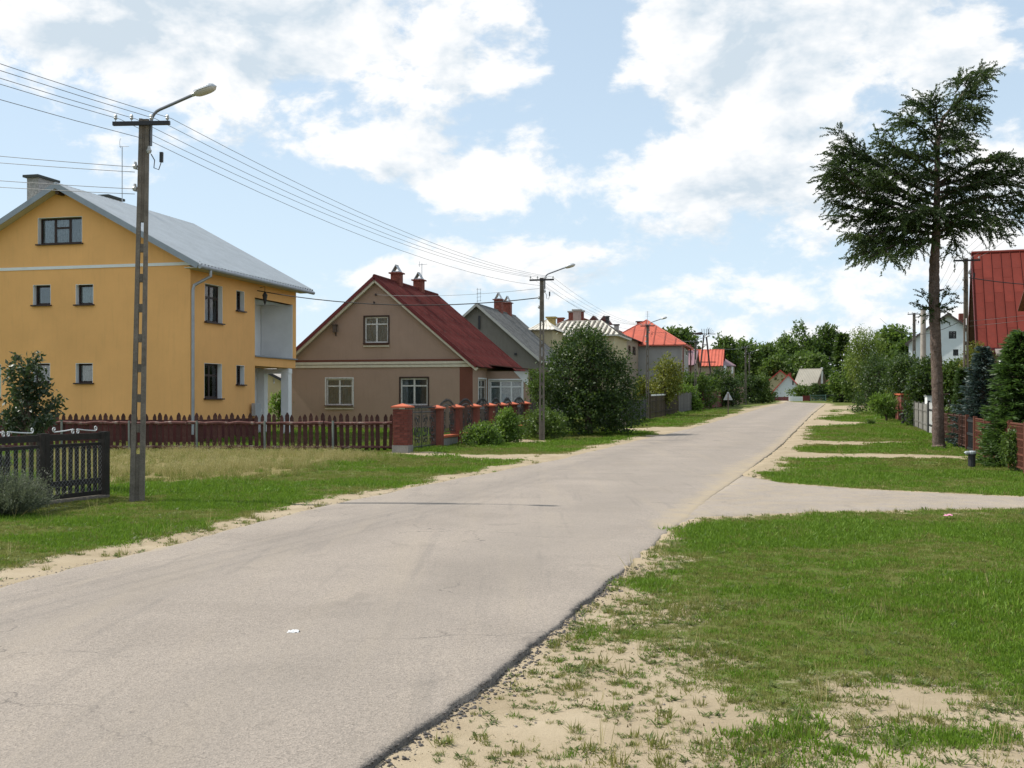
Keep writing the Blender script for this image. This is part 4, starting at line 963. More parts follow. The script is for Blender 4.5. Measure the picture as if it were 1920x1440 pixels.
# ------------------------------------------------------------------ brick pillars and wrought iron along the brown house
def brick_fence():
    rd = (SD * 1.0)
    bm_ = mat('fence_brick', (.155, .045, .034), .85, .22, 8, .2, 60, .4, .006, rnd=.22)
    mor = mat('fence_mortar', (.15, .075, .06), .95, .15, 10)
    capm = mat('orange_clay_cap', (.46, .115, .055), .7, .15, 5, .1)
    plast = mat('red_brown_pillar_paint', (.175, .055, .038), .85, .14, 4, .12)
    foot = mat('grey_cement_footing', (.24, .23, .21), .95, .2, 5, .2)
    iron = mat('black_wrought_iron', (.014, .014, .015), .4, .2, 8, spec=.5)
    O = Vector((gx(755, 33.6), 33.6, 0))
    ts = [0, 3.44, 5.66, 7.95, 10.2, 12.05, 13.9, 16.25]
    r = thing('brick_pillar_fence', (O.x + SD.x * 8, O.y + SD.y * 8, .05), 'row of red brick pillars with orange caps and iron panels by the brown house', 'fence')
    a, b = SD, Vector((SD.y, -SD.x, 0))
    bw, bh, bd = .225, .066, .105
    bme = MB().box((0, 0, 0), (bw, bd, bh)).mesh('brick', bm_); bhe = MB().box((0, 0, 0), (bd, bd, bh)).mesh('brick', bm_)
    for i, t in enumerate(ts):
        p = O + a * t; z = float(zg(p.y)); 
        if i == 0:
            w = .46; core = MB().box((p.x, p.y, z + .66), (w - .024, w - .024, 1.22), a).build('pillar', mor, r)
            MB().box((p.x, p.y, z + .10), (w + .04, w + .04, .24), a).build('footing', foot, core)
            ang = math.atan2(a.y, a.x); nrow = 14
            for k in range(nrow):
                zz = z + .262 + k * (bh + .011)
                for f in range(4):
                    th = ang + f * math.pi / 2; e = Vector((math.cos(th), math.sin(th), 0)); nn = Vector((e.y, -e.x, 0))
                    s0 = -w / 2 + (0 if (k + f) % 2 == 0 else bd + .010)
                    xs = []
                    x = s0
                    while x < w / 2 - .03:
                        ln = bw if x + bw <= w / 2 + .02 else bd
                        if x + ln > w / 2 + .02: break
                        xs.append((x + ln / 2, ln)); x += ln + .010
                    for xc, ln in xs:
                        q = p + e * xc + nn * (w / 2 - bd / 2 + random.uniform(0, .004)); q.z = zz
                        link('brick', bme if ln == bw else bhe, core, q - wl(core), (0, 0, th))
            capw, ztop = w + .10, z + .262 + nrow * (bh + .011)
        else:
            w = .34; ht = 1.26
            core = MB().box((p.x, p.y, z + ht / 2), (w, w, ht), a).build('pillar', plast, r); capw, ztop = w + .12, z + ht
        c = MB(); hw = capw / 2; q = [Vector((p.x, p.y, ztop)) + a * (i_ * hw) + b * (j_ * hw) for i_, j_ in ((-1, -1), (1, -1), (1, 1), (-1, 1))]
        up = Vector((0, 0, 1)); c.add([v for v in q] + [v + up * .045 for v in q] + [Vector((p.x, p.y, ztop + .135))], ((3, 2, 1, 0), (0, 1, 5, 4), (1, 2, 6, 5), (2, 3, 7, 6), (3, 0, 4, 7), (4, 5, 8), (5, 6, 8), (6, 7, 8), (7, 4, 8))); c.build('cap', capm, core)
    def iron_panel(name, p, q, z, h, parent, arch=.22, plinth=True):
        d = (q - p); L = d.length; d = d / L; up = Vector((0, 0, 1)); mb = MB(); p = Vector((p.x, p.y, z)); 
        n = max(5, int(L / .13))
        def top(t): return h + arch * math.sin(math.pi * t) 
        for k in range(n + 1):
            t = k / n; mb.tube([p + d * (L * t) + up * .0, p + d * (L * t) + up * (top(t) + .10)], .011, 4)
            e = p + d * (L * t) + up * (top(t) + .10); mb.lathe(e, [(.011, 0), (.026, .04), (.003, .12)], 5)
        mb.tube([p + d * (L * k / 14) + up * top(k / 14) for k in range(15)], .017, 5)
        mb.tube([p + up * .08, p + d * L + up * .08], .017, 5)
        for cx in ((.25, .75) if L > 1.2 else (.5,)):
            for hz, rr, s_ in ((.25, .14, 1), (.5, .20, -1), (.8, .15, 1)):
                c0 = p + d * (L * cx) + up * (h * hz)
                for sg in (-1, 1): mb.tube(spiral(c0 + d * (.10 * sg), d * sg, up * s_, .02, rr, 0, 1.35), .012, 4)
            # flat forged leaves that catch the light
            for hz in (.3, .45, .62, .78):
                c0 = p + d * (L * cx) + up * (h * hz)
                for sg in (-1, 1): mb.add([c0 + d * (.02 * sg), c0 + d * (.10 * sg) + up * .05, c0 + d * (.15 * sg) + up * .15, c0 + d * (.06 * sg) + up * .08], ((0, 1, 2, 3),))
        return mb.build(name, iron, parent)
    for i in range(1, len(ts) - 1):
        p, q = O + a * (ts[i] + .2), O + a * (ts[i + 1] - .2); z = float(zg((p.y + q.y) / 2))
        pl = MB(); m = (p + q) / 2; pl.box((m.x, m.y, z + .14), ((q - p).length, .22, .30), a); w_ = pl.build('plinth_wall', foot, r)
        MB().box((m.x, m.y, z + .33), ((q - p).length - .02, .30, .07), a).build('coping', capm, w_)
        iron_panel('iron_panel', p, q, z + .40, .78, r)
    # double gate between the first two pillars
    p, q = O + a * .27, O + a * (3.44 - .2); g = thing('iron_gate', ((p.x + q.x) / 2, (p.y + q.y) / 2, .06), 'black wrought iron double gate beside the brick pillar at the fence corner', 'gate')
    mid = (p + q) / 2
    iron_panel('gate_leaf', p, mid - a * .02, .10, 1.15, g, .0); iron_panel('gate_leaf', mid + a * .02, q, .10, 1.15, g, .0)
    MB().tube([mid + Vector((0, 0, .02)), mid + Vector((0, 0, 1.3))], .022, 6).build('gate_stop', iron, g)
brick_fence()

# ------------------------------------------------------------------ black board fence at the left edge
def board_fence():
    m = mat('black_creosoted_timber', (.018, .015, .013), .7, .3, 8, .2, 40, .3, .004, rnd=.25, wear=(.05, .04, .032), wearamt=.5)
    wire = mat('zinc_wire', (.22, .225, .23), .5, .1, metal=.4); orn = mat('white_scrollwork', (.62, .63, .64), .5, .1)
    A = Vector((-7.52, 15.55, 0)); B = Vector((-7.2, 17.2, 0)); C = Vector((-6.74, 18.5, 0)); up = Vector((0, 0, 1))
    r = thing('board_fence', (B.x, B.y, 0), 'black timber board fence with wire mesh and white scrolls on top', 'fence')
    for q, w in ((A, .10), (B - (B - A).normalized() * .06, .09), (B + (C - B).normalized() * .05, .09), (C, .13)):
        MB().box((q.x, q.y, .54), (w, w, 1.12), C - B).build('post', m, r)
    for P, Qp in ((A, B - (B - A).normalized() * .13), (B + (C - B).normalized() * .12, C - (C - B).normalized() * .09)):
        d = (Qp - P); L = d.length; d /= L; n = Vector((d.y, -d.x, 0))
        for z, h in ((1.03, .10), (.90, .05), (.30, .09), (.10, .07)): MB().bar(P + up * z, Qp + up * z, .04, h).build('rail', m, r)
        sm = MB().box((0, 0, 0), (.075, .022, .80)).mesh('slat', m)
        ns = 8
        for k in range(ns):
            q = P + d * (L * (k + .6) / (ns + .2)) - n * .034; link('slat', sm, r, q + up * (.52 + random.uniform(-.01, .01)) - r.location, (0, random.uniform(-.02, .02), math.atan2(d.y, d.x)))
        # chain-link mesh, its diagonals clipped to the panel
        mb = MB(); h0, h1 = .14, .88; H_ = h1 - h0; st = .075
        for sg in (1, -1):
            x = -H_
            while x < L + H_:
                u0, u1, v0, v1 = x, x + H_, 0.0, H_
                if sg < 0: u0, u1 = u1, u0
                def cl(ua, va, ub, vb):
                    t0, t1 = 0.0, 1.0
                    du = ub - ua
                    ta, tb = (0 - ua) / du, (L - ua) / du
                    if ta > tb: ta, tb = tb, ta
                    return max(t0, ta), min(t1, tb)
                t0, t1 = cl(u0, v0, u1, v1)
                if t1 - t0 > .02:
                    pa = P + d * (u0 + (u1 - u0) * t0) + up * (h0 + H_ * t0) + n * .03; pb = P + d * (u0 + (u1 - u0) * t1) + up * (h0 + H_ * t1) + n * .03
                    mb.tube([pa, pb], .0016, 3, False)
                x += st
        mb.build('wire_mesh', wire, r)
        mb = MB(); c = P + d * L / 2 + up * 1.13
        for sg in (-1, 1):
            e = P + d * (L * (.5 + sg * .40)) + up * 1.115
            mb.tube([c + d * (.05 * sg) + up * .02, c + d * (L * .2 * sg) + up * .0, e], .010, 5)
            mb.tube(spiral(e + up * .045, d * sg, up, .012, .045, -math.pi / 2, -1.1), .009, 5); mb.tube(spiral(c + d * (.05 * sg) - up * .02, d * sg, up, .012, .04, math.pi / 2, 1.1), .009, 5)
        mb.build('scroll', orn, r)
    MB().box(((B.x + C.x) / 2 + .03, (B.y + C.y) / 2, .02), ((C - B).length, .16, .07), C - B).build('kerb_stone', M_CONC, r)
board_fence()

# ------------------------------------------------------------------ concrete utility poles
RD = Vector((.28, 1, 0)).normalized(); RX_ = Vector((RD.y, -RD.x, 0))      # along and across the road
M_CER = mat('white_porcelain', (.40, .41, .41), .25, .1, spec=.6)
M_ALU = mat('lamp_shell', (.46, .48, .50), .35, .1, metal=.4, spec=.5)
M_LENS = mat('lamp_bowl', (.50, .48, .44), .15, .1, spec=.6)
ARM_OFF = [-.42, -.16, .16, .42]
def ladder_pole(mb, H, wb, wt, db, dt, ax, z_solid=.75, z_top=4.5, sl=.35, rg=.13, holes=True):
    ac = Vector((-ax.y, ax.x, 0))
    def W_(z): return wb + (wt - wb) * z / H
    def D_(z): return db + (dt - db) * z / H
    def seg(za, zb, u0, u1, k=1.0):
        vs = []
        for z in (za, zb):
            for (u, s_) in ((u0, -1), (u1, -1), (u1, 1), (u0, 1)): vs.append(ax * (W_(z) * u) + ac * (D_(z) * s_ * .5 * k) + Vector((0, 0, z)))
        mb.add(vs, ((3, 2, 1, 0), (4, 5, 6, 7), (0, 1, 5, 4), (1, 2, 6, 5), (2, 3, 7, 6), (3, 0, 4, 7)))
    n = 8; g = .15
    seg(-.3, H, -.5, -g); seg(-.3, H, g, .5)
    web = [(-.3, z_solid)]; z = z_solid + sl
    while z < z_top: web.append((z, z + rg)); z += rg + sl
    zz = web[-1][1]
    if holes:
        zz += .05
        while zz < H - .3: web.append((zz, zz + .16)); zz += .19
    web.append((zz, H))
    for za, zb in web: seg(za, zb, -g, g, .72)
def utility_pole(name, base, label, group, H=6.1, ax=None, lamp=True, lean=0.0, wb=.225, wt=.155, slim=False):
    ax = ax or Vector((1, -.06, 0)).normalized()
    r = thing(name, base, label, 'pole', group); r.rotation_euler = (0, lean, 0)
    L0 = Vector((0, 0, 0)); 
    def put(mb, nm, m, par=r, sm=False): return link(nm, mb.mesh(nm, m, (0, 0, 0), sm), par)
    vd = Vector((base.x, base.y, 0)).normalized(); sax = Vector((vd.y, -vd.x, 0)); sax = (sax * .8 + ax * .2).normalized()
    mb = MB(); ladder_pole(mb, H, wb, wt, .17, .13, sax, holes=False); put(mb, 'shaft', M_CONC)
    up = Vector((0, 0, 1)); cz = H - .10; fr = Vector((-ax.y, ax.x, 0))
    mb = MB(); mb.bar(ax * -.46 + up * cz - fr * .12, ax * .46 + up * (cz + .02) - fr * .12, .06, .06); arm = put(mb, 'crossarm', M_DKMET)
    for o in ARM_OFF:
        mb = MB(); q = ax * o + up * (cz + .03) - fr * .12; mb.tube([q, q + up * .06], .008, 4); mb.lathe(q + up * .04, [(.020, 0), (.032, .02), (.022, .04), (.028, .055), (.014, .08)], 8); put(mb, 'insulator', M_CER, arm)
    for z, s_ in ((H - .80, -1), (H - 1.15, -1), (H - .55, 1)):
        mb = MB(); q = ax * (s_ * .11) + up * z - fr * .06; mb.tube([ax * (s_ * .05) + up * z, q, q + up * .05], .012, 4); mb.lathe(q, [(.03, 0), (.045, .04), (.028, .07), (.02, .11)], 8); put(mb, 'hook_insulator', M_CER)
    mb = MB(); q = ax * .12 + up * (H - .55) ; mb.tube([q, q + ax * .06 - up * .1, q + ax * .05 - up * .22, q + ax * .13 - up * .25, q + ax * .17 - up * .12, q + ax * .15 + up * .02], .008, 4); mb.box(q + ax * .17 - up * .05, (.05, .05, .16)); put(mb, 'cable_clamp', M_DKMET)
    if lamp:
        a2 = (ax * .97 + fr * -.24).normalized(); q0 = ax * .11 + up * (H - .42)
        pts = [q0, q0 + up * .36]; c = q0 + up * .36
        for k in range(1, 6): t = k / 5 * R(72); pts.append(c + a2 * (.22 * (1 - math.cos(t))) + up * (.22 * math.sin(t)))
        e = pts[-1] + (a2 * math.cos(R(18)) + up * math.sin(R(18))) * .72; pts.append(e)
        mb = MB(); mb.tube(pts, .025, 8); put(mb, 'lamp_arm', mat('grey_lamp_arm', (.16, .17, .19), .45, .1, metal=.4))
        dd = (a2 * math.cos(R(14)) + up * math.sin(R(14))); bb = dd.cross(up).normalized(); nn = bb.cross(dd)
        def shell(flip, sc_, hmax):
            mb = MB(); m, n = 9, 8; g = []
            for i in range(m + 1):
                t = i / m; wd = .105 * sc_ * (1 - abs(2 * (.10 + .90 * t) - 1) ** 3.2) ** .6; wd = max(wd, .012)
                row = []
                for j in range(n + 1):
                    th = math.pi * j / n; row.append(e + dd * (-.03 + .38 * t) + bb * (wd * math.cos(th)) + nn * (flip * hmax * math.sin(th) * (wd / .105)))
                g.append(row)
            for i in range(m):
                for j in range(n): mb.quad(g[i][j], g[i + 1][j], g[i + 1][j + 1], g[i][j + 1])
            return mb
        hd = put(shell(1, 1.0, .085), 'lamp_head', M_ALU, r, True); put(shell(-1, .9, .075), 'lamp_bowl', M_LENS, hd, True)
        mb = MB(); mb.tube([e - dd * .09, e + dd * .03], .036, 8); put(mb, 'lamp_socket', M_ALU, hd)
    return r
PB = [gnd(257, 17.9), gnd(1016, 42), gnd(1214, 73), gnd(1304, 99), gnd(1398, 128), gnd(1405, 150)]
gl = 'concrete poles with street lamps along the left side of the road'
labs = ['nearest slotted concrete pole with street lamp, before the yellow house', 'concrete lamp pole rising behind the dense round bush', 'concrete lamp pole standing at the end of the slatted fence', 'concrete lamp pole among the dark shrubs left of the triangular sign', 'distant concrete lamp pole in front of the far wood', 'farthest and smallest concrete lamp pole before the far wood']
utility_pole('utility_pole', PB[0], labs[0], gl, lean=R(1.1))
for b_, l_ in zip(PB[1:], labs[1:]): utility_pole('utility_pole', b_, l_, gl, H=6.1 if b_.y < 120 else 6.6)
# plain poles on the right
RP = [gnd(1811, 40), gnd(1714, 75)]
utility_pole('utility_pole', RP[0], 'slotted concrete pole without lamp beside the red roofed house', 'poles on the right', H=6.6, lamp=False, wb=.2, wt=.14)
utility_pole('utility_pole', RP[1], 'far concrete pole without lamp left of the white house', 'poles on the right', H=7.0, lamp=False, wb=.25, wt=.18)
b_ = gnd(1731, 62); r = thing('round_pole', b_, 'thick pale round pole seen just left of the larch trunk', 'pole'); link('shaft', MB().tube([(0, 0, -.2), (0, 0, 6.3)], [.17, .14], 10).mesh('shaft', mat('pale_wood_pole', (.33, .30, .26), .85, .15, 4, .15)), r); link('pole_cap', MB().lathe((0, 0, 6.3), [(.16, 0), (.16, .05), (.02, .12)], 10).mesh('pole_cap', M_ZINC), r)

# ------------------------------------------------------------------ overhead wires
M_WIRE = mat('aluminium_conductor', (.16, .165, .17), .5, .1)
M_CABLE = mat('black_cable', (.012, .012, .012), .6, .1)
def sagline(pts, sag, n=14):
    out = []
    for i in range(len(pts) - 1):
        a, b = Vector(pts[i]), Vector(pts[i + 1])
        for k in range(n + (i == len(pts) - 2)):
            t = k / n; out.append(a.lerp(b, t) - Vector((0, 0, sag * 4 * t * (1 - t) * ((b - a).length / 25))))
    return out
def wire(name, pts, sag, label, group, rad=.0048, m=None, cat='wire'):
    p = sagline(pts, sag); mb = MB(); mb.tube(p, rad, 4); o = mb.build(name, m or M_WIRE, None, p[0]); return tag(o, label, cat, group)
pax = Vector((1, -.06, 0)).normalized()
P_1 = PB[0] - (PB[1] - PB[0]) * 1.0; P_1.z = 0
ords = ['leftmost', 'second from left', 'third from left', 'rightmost']
for i, o in enumerate(ARM_OFF):
    tops = [b + pax * o + Vector((.10 if j == 1 else 0, .12, (6.1 if b.y < 120 else 6.6) + .04)) for j, b in enumerate([P_1] + PB[:5])]
    wire('overhead_wire', tops, .42, f'overhead wire on the {ords[i]} insulator of the left poles', 'wires of the left pole line')
wire('overhead_wire', [b + Vector((.14, .1, 5.80)) for b in [P_1] + PB[:4]], .45, 'lowest overhead wire strung below the crossarms of the left poles', 'wires of the left pole line')
hp = PB[0] + Vector((-.0, 0, 0))
for z, e, lb in ((5.33, at(-300, 262, 19), 'upper'), (5.25, at(-300, 278, 19.4), 'second'), (4.98, at(-300, 314, 19), 'third'), (4.9, at(-300, 329, 19.4), 'lowest')):
    wire('service_wire', [hp + Vector((-.02, -.05, z)), e], .12, f'{lb} service wire leaving the nearest pole to the left edge', 'service wires at the nearest pole', .005)
yb = YH.side.p(*YH.side.uz(478, 545), .1)
wire('service_cable', [yb, PB[1] + Vector((-.1, -.05, 5.35))], .9, 'thick black cable sagging from the yellow house to the second pole', 'house cables', .018, M_CABLE, 'cable')
ga = BH.front.p(*BH.front.uz(706, 553), .12)
wire('service_wire', [ga, PB[1] + Vector((-.1, -.02, 5.7))], .25, 'thin wire from the brown gable to the second pole', 'house cables', .007)
for i, o in enumerate(ARM_OFF):
    t = [RP[0] + (RP[0] - RP[1]) * .75 + pax * o + Vector((0, .1, 6.9)), RP[0] + pax * o + Vector((0, .1, 6.62)), RP[1] + pax * o + Vector((0, .1, 7.0))]
    wire('overhead_wire', t, .5, f'overhead wire on the {ords[i]} insulator of the right poles', 'wires of the right pole line')
wire('service_cable', [RP[0] + Vector((.1, -.05, 5.9)), at(1990, 536, 44)], .25, 'black cable from the right pole across the red roof', 'house cables', .016, M_CABLE, 'cable')
for py, lb in ((600, 'upper'), (609, 'lower')):
    wire('service_wire', [RP[0] + Vector((.1, -.05, 4.35 - (py - 600) * .02)), at(1990, py - 18, 40)], .2, f'{lb} thin wire crossing the lower part of the red roof', 'house cables', .006)
wire('service_cable', [RP[0] + Vector((-.1, 0, 4.4)), at(1650, 597, 70)], .6, 'black cable sagging past the larch trunk', 'house cables', .012, M_CABLE, 'cable')

# ------------------------------------------------------------------ mast with aerials behind the shrubs
def mast():
    b = gnd(1322, 118); r = thing('lattice_mast', b, 'thin steel frame mast topped with fan shaped aerials', 'mast'); H_ = EYE + (HY - 628) * 118 / F - b.z
    st = mat('rusty_steel', (.07, .05, .045), .7)
    for s_ in (-1, 1): link('leg', MB().tube([(s_ * .95, 0, 0), (s_ * .12, 0, H_)], .09, 6).mesh('leg', st), r)
    for t in (.45, .62, .86): w = .95 + (.12 - .95) * t; link('brace', MB().bar((-w - (.5 if t == .62 else 0), 0, H_ * t), (w + (.7 if t == .62 else 0), 0, H_ * t), .09).mesh('brace', st), r)
    mb = MB()
    for k in range(4): mb.tube([(-.3 + .22 * k, 0, H_), (-.35 + .24 * k, 0, H_ + .65)], .03, 4)
    mb.tube([(-.9, 0, H_ + .1), (1.1, 0, H_ + .1)], .04, 5); 
    for k in range(5): mb.tube([(.3, 0, H_ + .1), (.3 + .7 * math.cos(R(20 + 18 * k)), 0, H_ + .1 + .7 * math.sin(R(20 + 18 * k)))], .018, 3)
    link('aerial', mb.mesh('aerial', st), r)
    mb = MB(); mb.add([(-1.6, 0, H_ + .12), (-.4, .1, H_ + .3), (-.1, 0, H_ + .1), (-.5, -.1, H_ + .0)], ((0, 1, 2, 3),)); mb.prism([(-1.6, 0, H_ + .12), (-.4, 0, H_ + .32), (-.1, 0, H_ + .1), (-.5, 0, H_ - .02)], (0, .08, 0)); link('vane', mb.mesh('vane', st), r)
mast()

# ------------------------------------------------------------------ warning sign seen from behind
def sign():
    g = G(1365, 777); b = Vector((gx(1365, g.y), g.y, g.z)); r = thing('road_sign', b, 'triangular road sign seen from its bare grey back', 'sign')
    pp = g.y / F; h = (777 - 735) * pp; s = 17.5 * pp; t = (750 - 735) * pp
    pl = MB(); pl.prism([(-s / 2, -.02, h - t), (s / 2, -.02, h - t), (.04, -.02, h), (-.04, -.02, h)], (0, .012, 0)); link('plate', pl.mesh('plate', mat('grey_sign_back', (.46, .48, .50), .5, .06)), r)
    link('post', MB().tube([(0, -.06, -.2), (0, -.06, h - .1)], .035, 8).mesh('post', mat('rusty_post', (.10, .07, .06), .7)), r)
    mb = MB(); mb.bar((-s * .3, -.04, h - t * .75), (s * .3, -.04, h - t * .75), .03); link('bracket', mb.mesh('bracket', M_GALV), r)
sign()

# ------------------------------------------------------------------ fences farther along the left side
def slat_run(name, label, p, q, h, m, sp, w, posts=None, rails=(.3, .8), cat='fence', pointed=False, post_m=None, n_rail_m=None, z0=.05, jit=.0):
    p = Vector((p.x, p.y, 0)); q = Vector((q.x, q.y, 0)); d = q - p; L = d.length; d /= L; n = Vector((d.y, -d.x, 0)); mid = (p + q) / 2
    r = thing(name, (mid.x, mid.y, float(zg(mid.y))), label, cat); mb = MB(); up = Vector((0, 0, 1))
    prof = [(-w / 2, 0), (w / 2, 0), (w / 2, h - (w * .5 if pointed else 0))] + ([(0, h)] if pointed else []) + [(-w / 2, h - (w * .5 if pointed else 0))]
    mb.prism([(x, 0, z) for x, z in prof], (0, .025, 0)); me = mb.mesh('slat', m)
    k = 0; x = sp / 2
    while x < L:
        c = p + d * x + n * .03; c.z = float(zg(c.y)) + z0 + random.uniform(-jit, jit); link('slat', me, r, c - r.location, (0, random.uniform(-jit, jit), math.atan2(d.y, d.x))); x += sp
    for z in rails:
        a_, b_ = p.copy(), q.copy(); a_.z = float(zg(p.y)) + z * h; b_.z = float(zg(q.y)) + z * h; MB().bar(a_, b_, .04, .07).build('rail', n_rail_m or m, r)
    np_ = posts or max(2, int(L / 2.4) + 1)
    for k in range(np_):
        c = p + d * (L * k / (np_ - 1)); zz = float(zg(c.y)); MB().box((c.x, c.y, zz + h * .53), (.10, .10, h * 1.06 + .1), d).build('post', post_m or m, r)
    return r
m1 = mat('dark_grey_boards', (.045, .045, .048), .85, .25, 5, .2, rnd=.25); m2 = mat('brown_black_slats', (.06, .045, .03), .85, .25, 6, .2, rnd=.25)
slat_run('board_fence', 'dark grey close boarded fence beside the dense round bush', gnd(1125, 55), gnd(1210, 69), 1.15, m1, .15, .142, z0=.12)
tips = slat_run('slatted_fence', 'open brown slatted fence with yellow field behind, next to the lamp pole', gnd(1219, 70), gnd(1271, 86), 1.45, m2, .34, .10, z0=.05)
for ch in [c for c in tips.children if c.name.startswith('slat')]:
    MB().box(wl(ch) + Vector((0, -.01, 1.47)), (.11, .04, .10), (1, 0, 0)).build('white_tip', M_WHITE, ch)
slat_run('rough_board_fence', 'rough grey board fence under the dark shrubs', gnd(1272, 87), gnd(1301, 97), 1.5, mat('grey_rough_boards', (.13, .12, .11), .9, .3, 5, .2, rnd=.3), .2, .17, jit=.02)
slat_run('red_brown_fence', 'red brown fence behind the triangular sign', gnd(1318, 101), gnd(1374, 125), 1.5, mat('red_brown_boards', (.14, .05, .04), .85, .25, 5, rnd=.25), .16, .145)
slat_run('pale_brown_fence', 'paler brown fence panel to the right of the triangular sign', gnd(1375, 127), gnd(1393, 134), 1.9, mat('pale_brown_boards', (.22, .15, .11), .85, .25, 5, rnd=.25), .22, .20)
# far end: low white wall panels, red gate posts, green gate, dark rails
p, q = at(1479, 752, 172), at(1505, 752, 172)
r = thing('white_panel_fence', ((p.x + q.x) / 2, 172, 1.58), 'low white panelled wall at the end of the road', 'fence')
for k in range(6):
    c = p.lerp(q, (k + .5) / 6); MB().box((c.x, 172, 1.95), (.33, .12, .7)).build('panel', M_WHITE, r)
p, q = at(1506, 752, 173), at(1518, 752, 173)
slat_run('dark_red_fence', 'short dark red fence between white wall and green gate', p, q, .8, mat('dark_red_boards', (.15, .03, .03), .8), .14, .125)
slat_run('dark_red_fence', 'dark red fence left of the low white wall', at(1452, 750, 176), at(1478, 750, 176), .6, mat('dark_red_boards', (.15, .03, .03), .8), .14, .125)
slat_run('green_gate', 'pale green barred gate at the end of the road', at(1519, 752, 173), at(1548, 752, 173), .95, mat('green_gate_paint', (.12, .20, .16), .6), .22, .03, cat='gate', rails=(.1, .5, .95))
slat_run('dark_rail_fence', 'dark rail fence right of the green gate', at(1549, 752, 173), at(1610, 752, 172), 1.0, M_DKMET, .4, .05, rails=(.2, .9))
# boulder
g = G(1160, 801); mb = MB(); bm = bmesh.new(); bmesh.ops.create_icosphere(bm, subdivisions=3, radius=1)
for v in bm.verts: k = 1 + .18 * (float(vnoise(v.co.x * 3 + 5, v.co.y * 3 + v.co.z * 2, 1, 3)) - .5) * 2; v.co = Vector((v.co.x * .46 * k, v.co.y * .36 * k, v.co.z * .26 * k + .16))
me = bpy.data.meshes.new('boulder'); bm.to_mesh(me); bm.free(); me.materials.append(mat('granite_boulder', (.27, .22, .19), .9, .25, 5, .3, 20, .5, .02)); me.polygons.foreach_set('use_smooth', [True] * len(me.polygons))
tag(link('boulder', me, None, g), 'rounded pinkish boulder on the grass beneath the dense bush', 'boulder')

# ------------------------------------------------------------------ fences and posts on the right
rust = mat('rust_red_steel', (.115, .038, .022), .8, .3, 6, .2, wear=(.10, .03, .02), wearamt=.6)
def fline(t): return Vector((11.0 + .288 * t, 24.0 + t, 0))           # the right-hand fence line
def mesh_fence(name, label, t0, t1, h, m, sp=.14, nb=3, infill=None):
    p, q = fline(t0), fline(t1); d = (q - p); L = d.length; d /= L; r = thing(name, ((p.x + q.x) / 2, (p.y + q.y) / 2, float(zg(p.y))), label, 'fence'); up = Vector((0, 0, 1)); z = float(zg((p.y + q.y) / 2)) + .06
    k = max(1, round(L / 2.2))
    for i in range(k + 1): c = p + d * (L * i / k); MB().box((c.x, c.y, z + h * .52), (.09, .09, h * 1.08), d).build('post', m, r)
    for i in range(k):
        a_, b_ = p + d * (L * i / k + .06), p + d * (L * (i + 1) / k - .06); ln = (b_ - a_).length; mb = MB(); P = lambda u, zz: a_ + d * u + up * (z + zz)
        for u in (0, ln): mb.bar(P(u, .06), P(u, h), .035)
        for zz in (.06, h): mb.bar(P(.02, zz), P(ln - .02, zz), .035)
        for j in range(1, nb): mb.bar(P(0.02, h * j / nb), P(ln - .02, h * j / nb), .03)
        u = sp
        while u < ln - .05: mb.bar(P(u, .08), P(u, h - .02), .016); u += sp
        v = .06 + sp
        while v < h: mb.bar(P(.02, v), P(ln - .02, v), .014); v += sp
        f = mb.build('panel', m, r)
        if infill: MB().box((a_ + b_) / 2 + up * (z + h * .5) + Vector((-d.y, d.x, 0)) * -.03, (ln - .08, .012, h - .14), d).build('sheet', infill, f)
    return r
mesh_fence('mesh_fence', 'rusty red steel mesh fence at the right edge, half covered by the shrub', -2.2, 8.5, 1.02, rust, .15)
mesh_fence('mesh_fence', 'dark brown steel gate panels just behind the larch trunk', 10.6, 18.0, .98, mat('dark_brown_steel', (.075, .035, .025), .7, .3, 6), .16, 3, mat('dark_brown_sheet', (.055, .035, .028), .8, .3, 5))
p, q = fline(8.6), fline(10.5)
slat_run('narrow_gate', 'dark barred gate in the gap right of the short black post', p, q, 1.0, M_DKMET, .16, .03, cat='gate', posts=2, post_m=rust, rails=(.1, .55, .95))
ws = mat('white_fence_board', (.55, .55, .53), .7, .1, 4, .1)
slat_run('white_slat_fence', 'white upright boards with dark gaps left of the larch trunk', fline(19.6), fline(24.5), 1.3, ws, .52, .34, pointed=False, post_m=M_DKMET, n_rail_m=M_DKMET)
pl = mat('orange_clay_cap', (.46, .115, .055))
slat_run('grey_board_fence', 'weathered grey board fence beyond the white boards', fline(25), fline(33), 1.2, mat('weathered_grey_boards', (.20, .19, .17), .9, .25, 5, .2, rnd=.25), .22, .20, jit=.01)
slat_run('black_bar_fence', 'black barred fence next to the far red brick pillars', fline(34), fline(41), 1.15, M_DKMET, .28, .12, rails=(.15, .9))
for k, t in enumerate((42.0, 45.0)):
    c = fline(t); z = float(zg(c.y)); r = thing('brick_pillar', (c.x, c.y, z), ('nearer' if k == 0 else 'farther') + ' red brick gate pillar behind the pale feathery shrub', 'pillar', 'red pillars on the right')
    link('shaft', MB().box((0, 0, .75), (.5, .5, 1.6)).mesh('shaft', mat('red_pillar_brick', (.17, .055, .042), .85, .2, 8, .2)), r); link('cap', MB().box((0, 0, 1.6), (.66, .66, .09)).mesh('cap', pl), r)
slat_run('red_rail_fence', 'red railing between the two brick gate pillars', fline(42.3), fline(44.7), 1.2, mat('red_rail', (.26, .06, .045), .8), .25, .1)
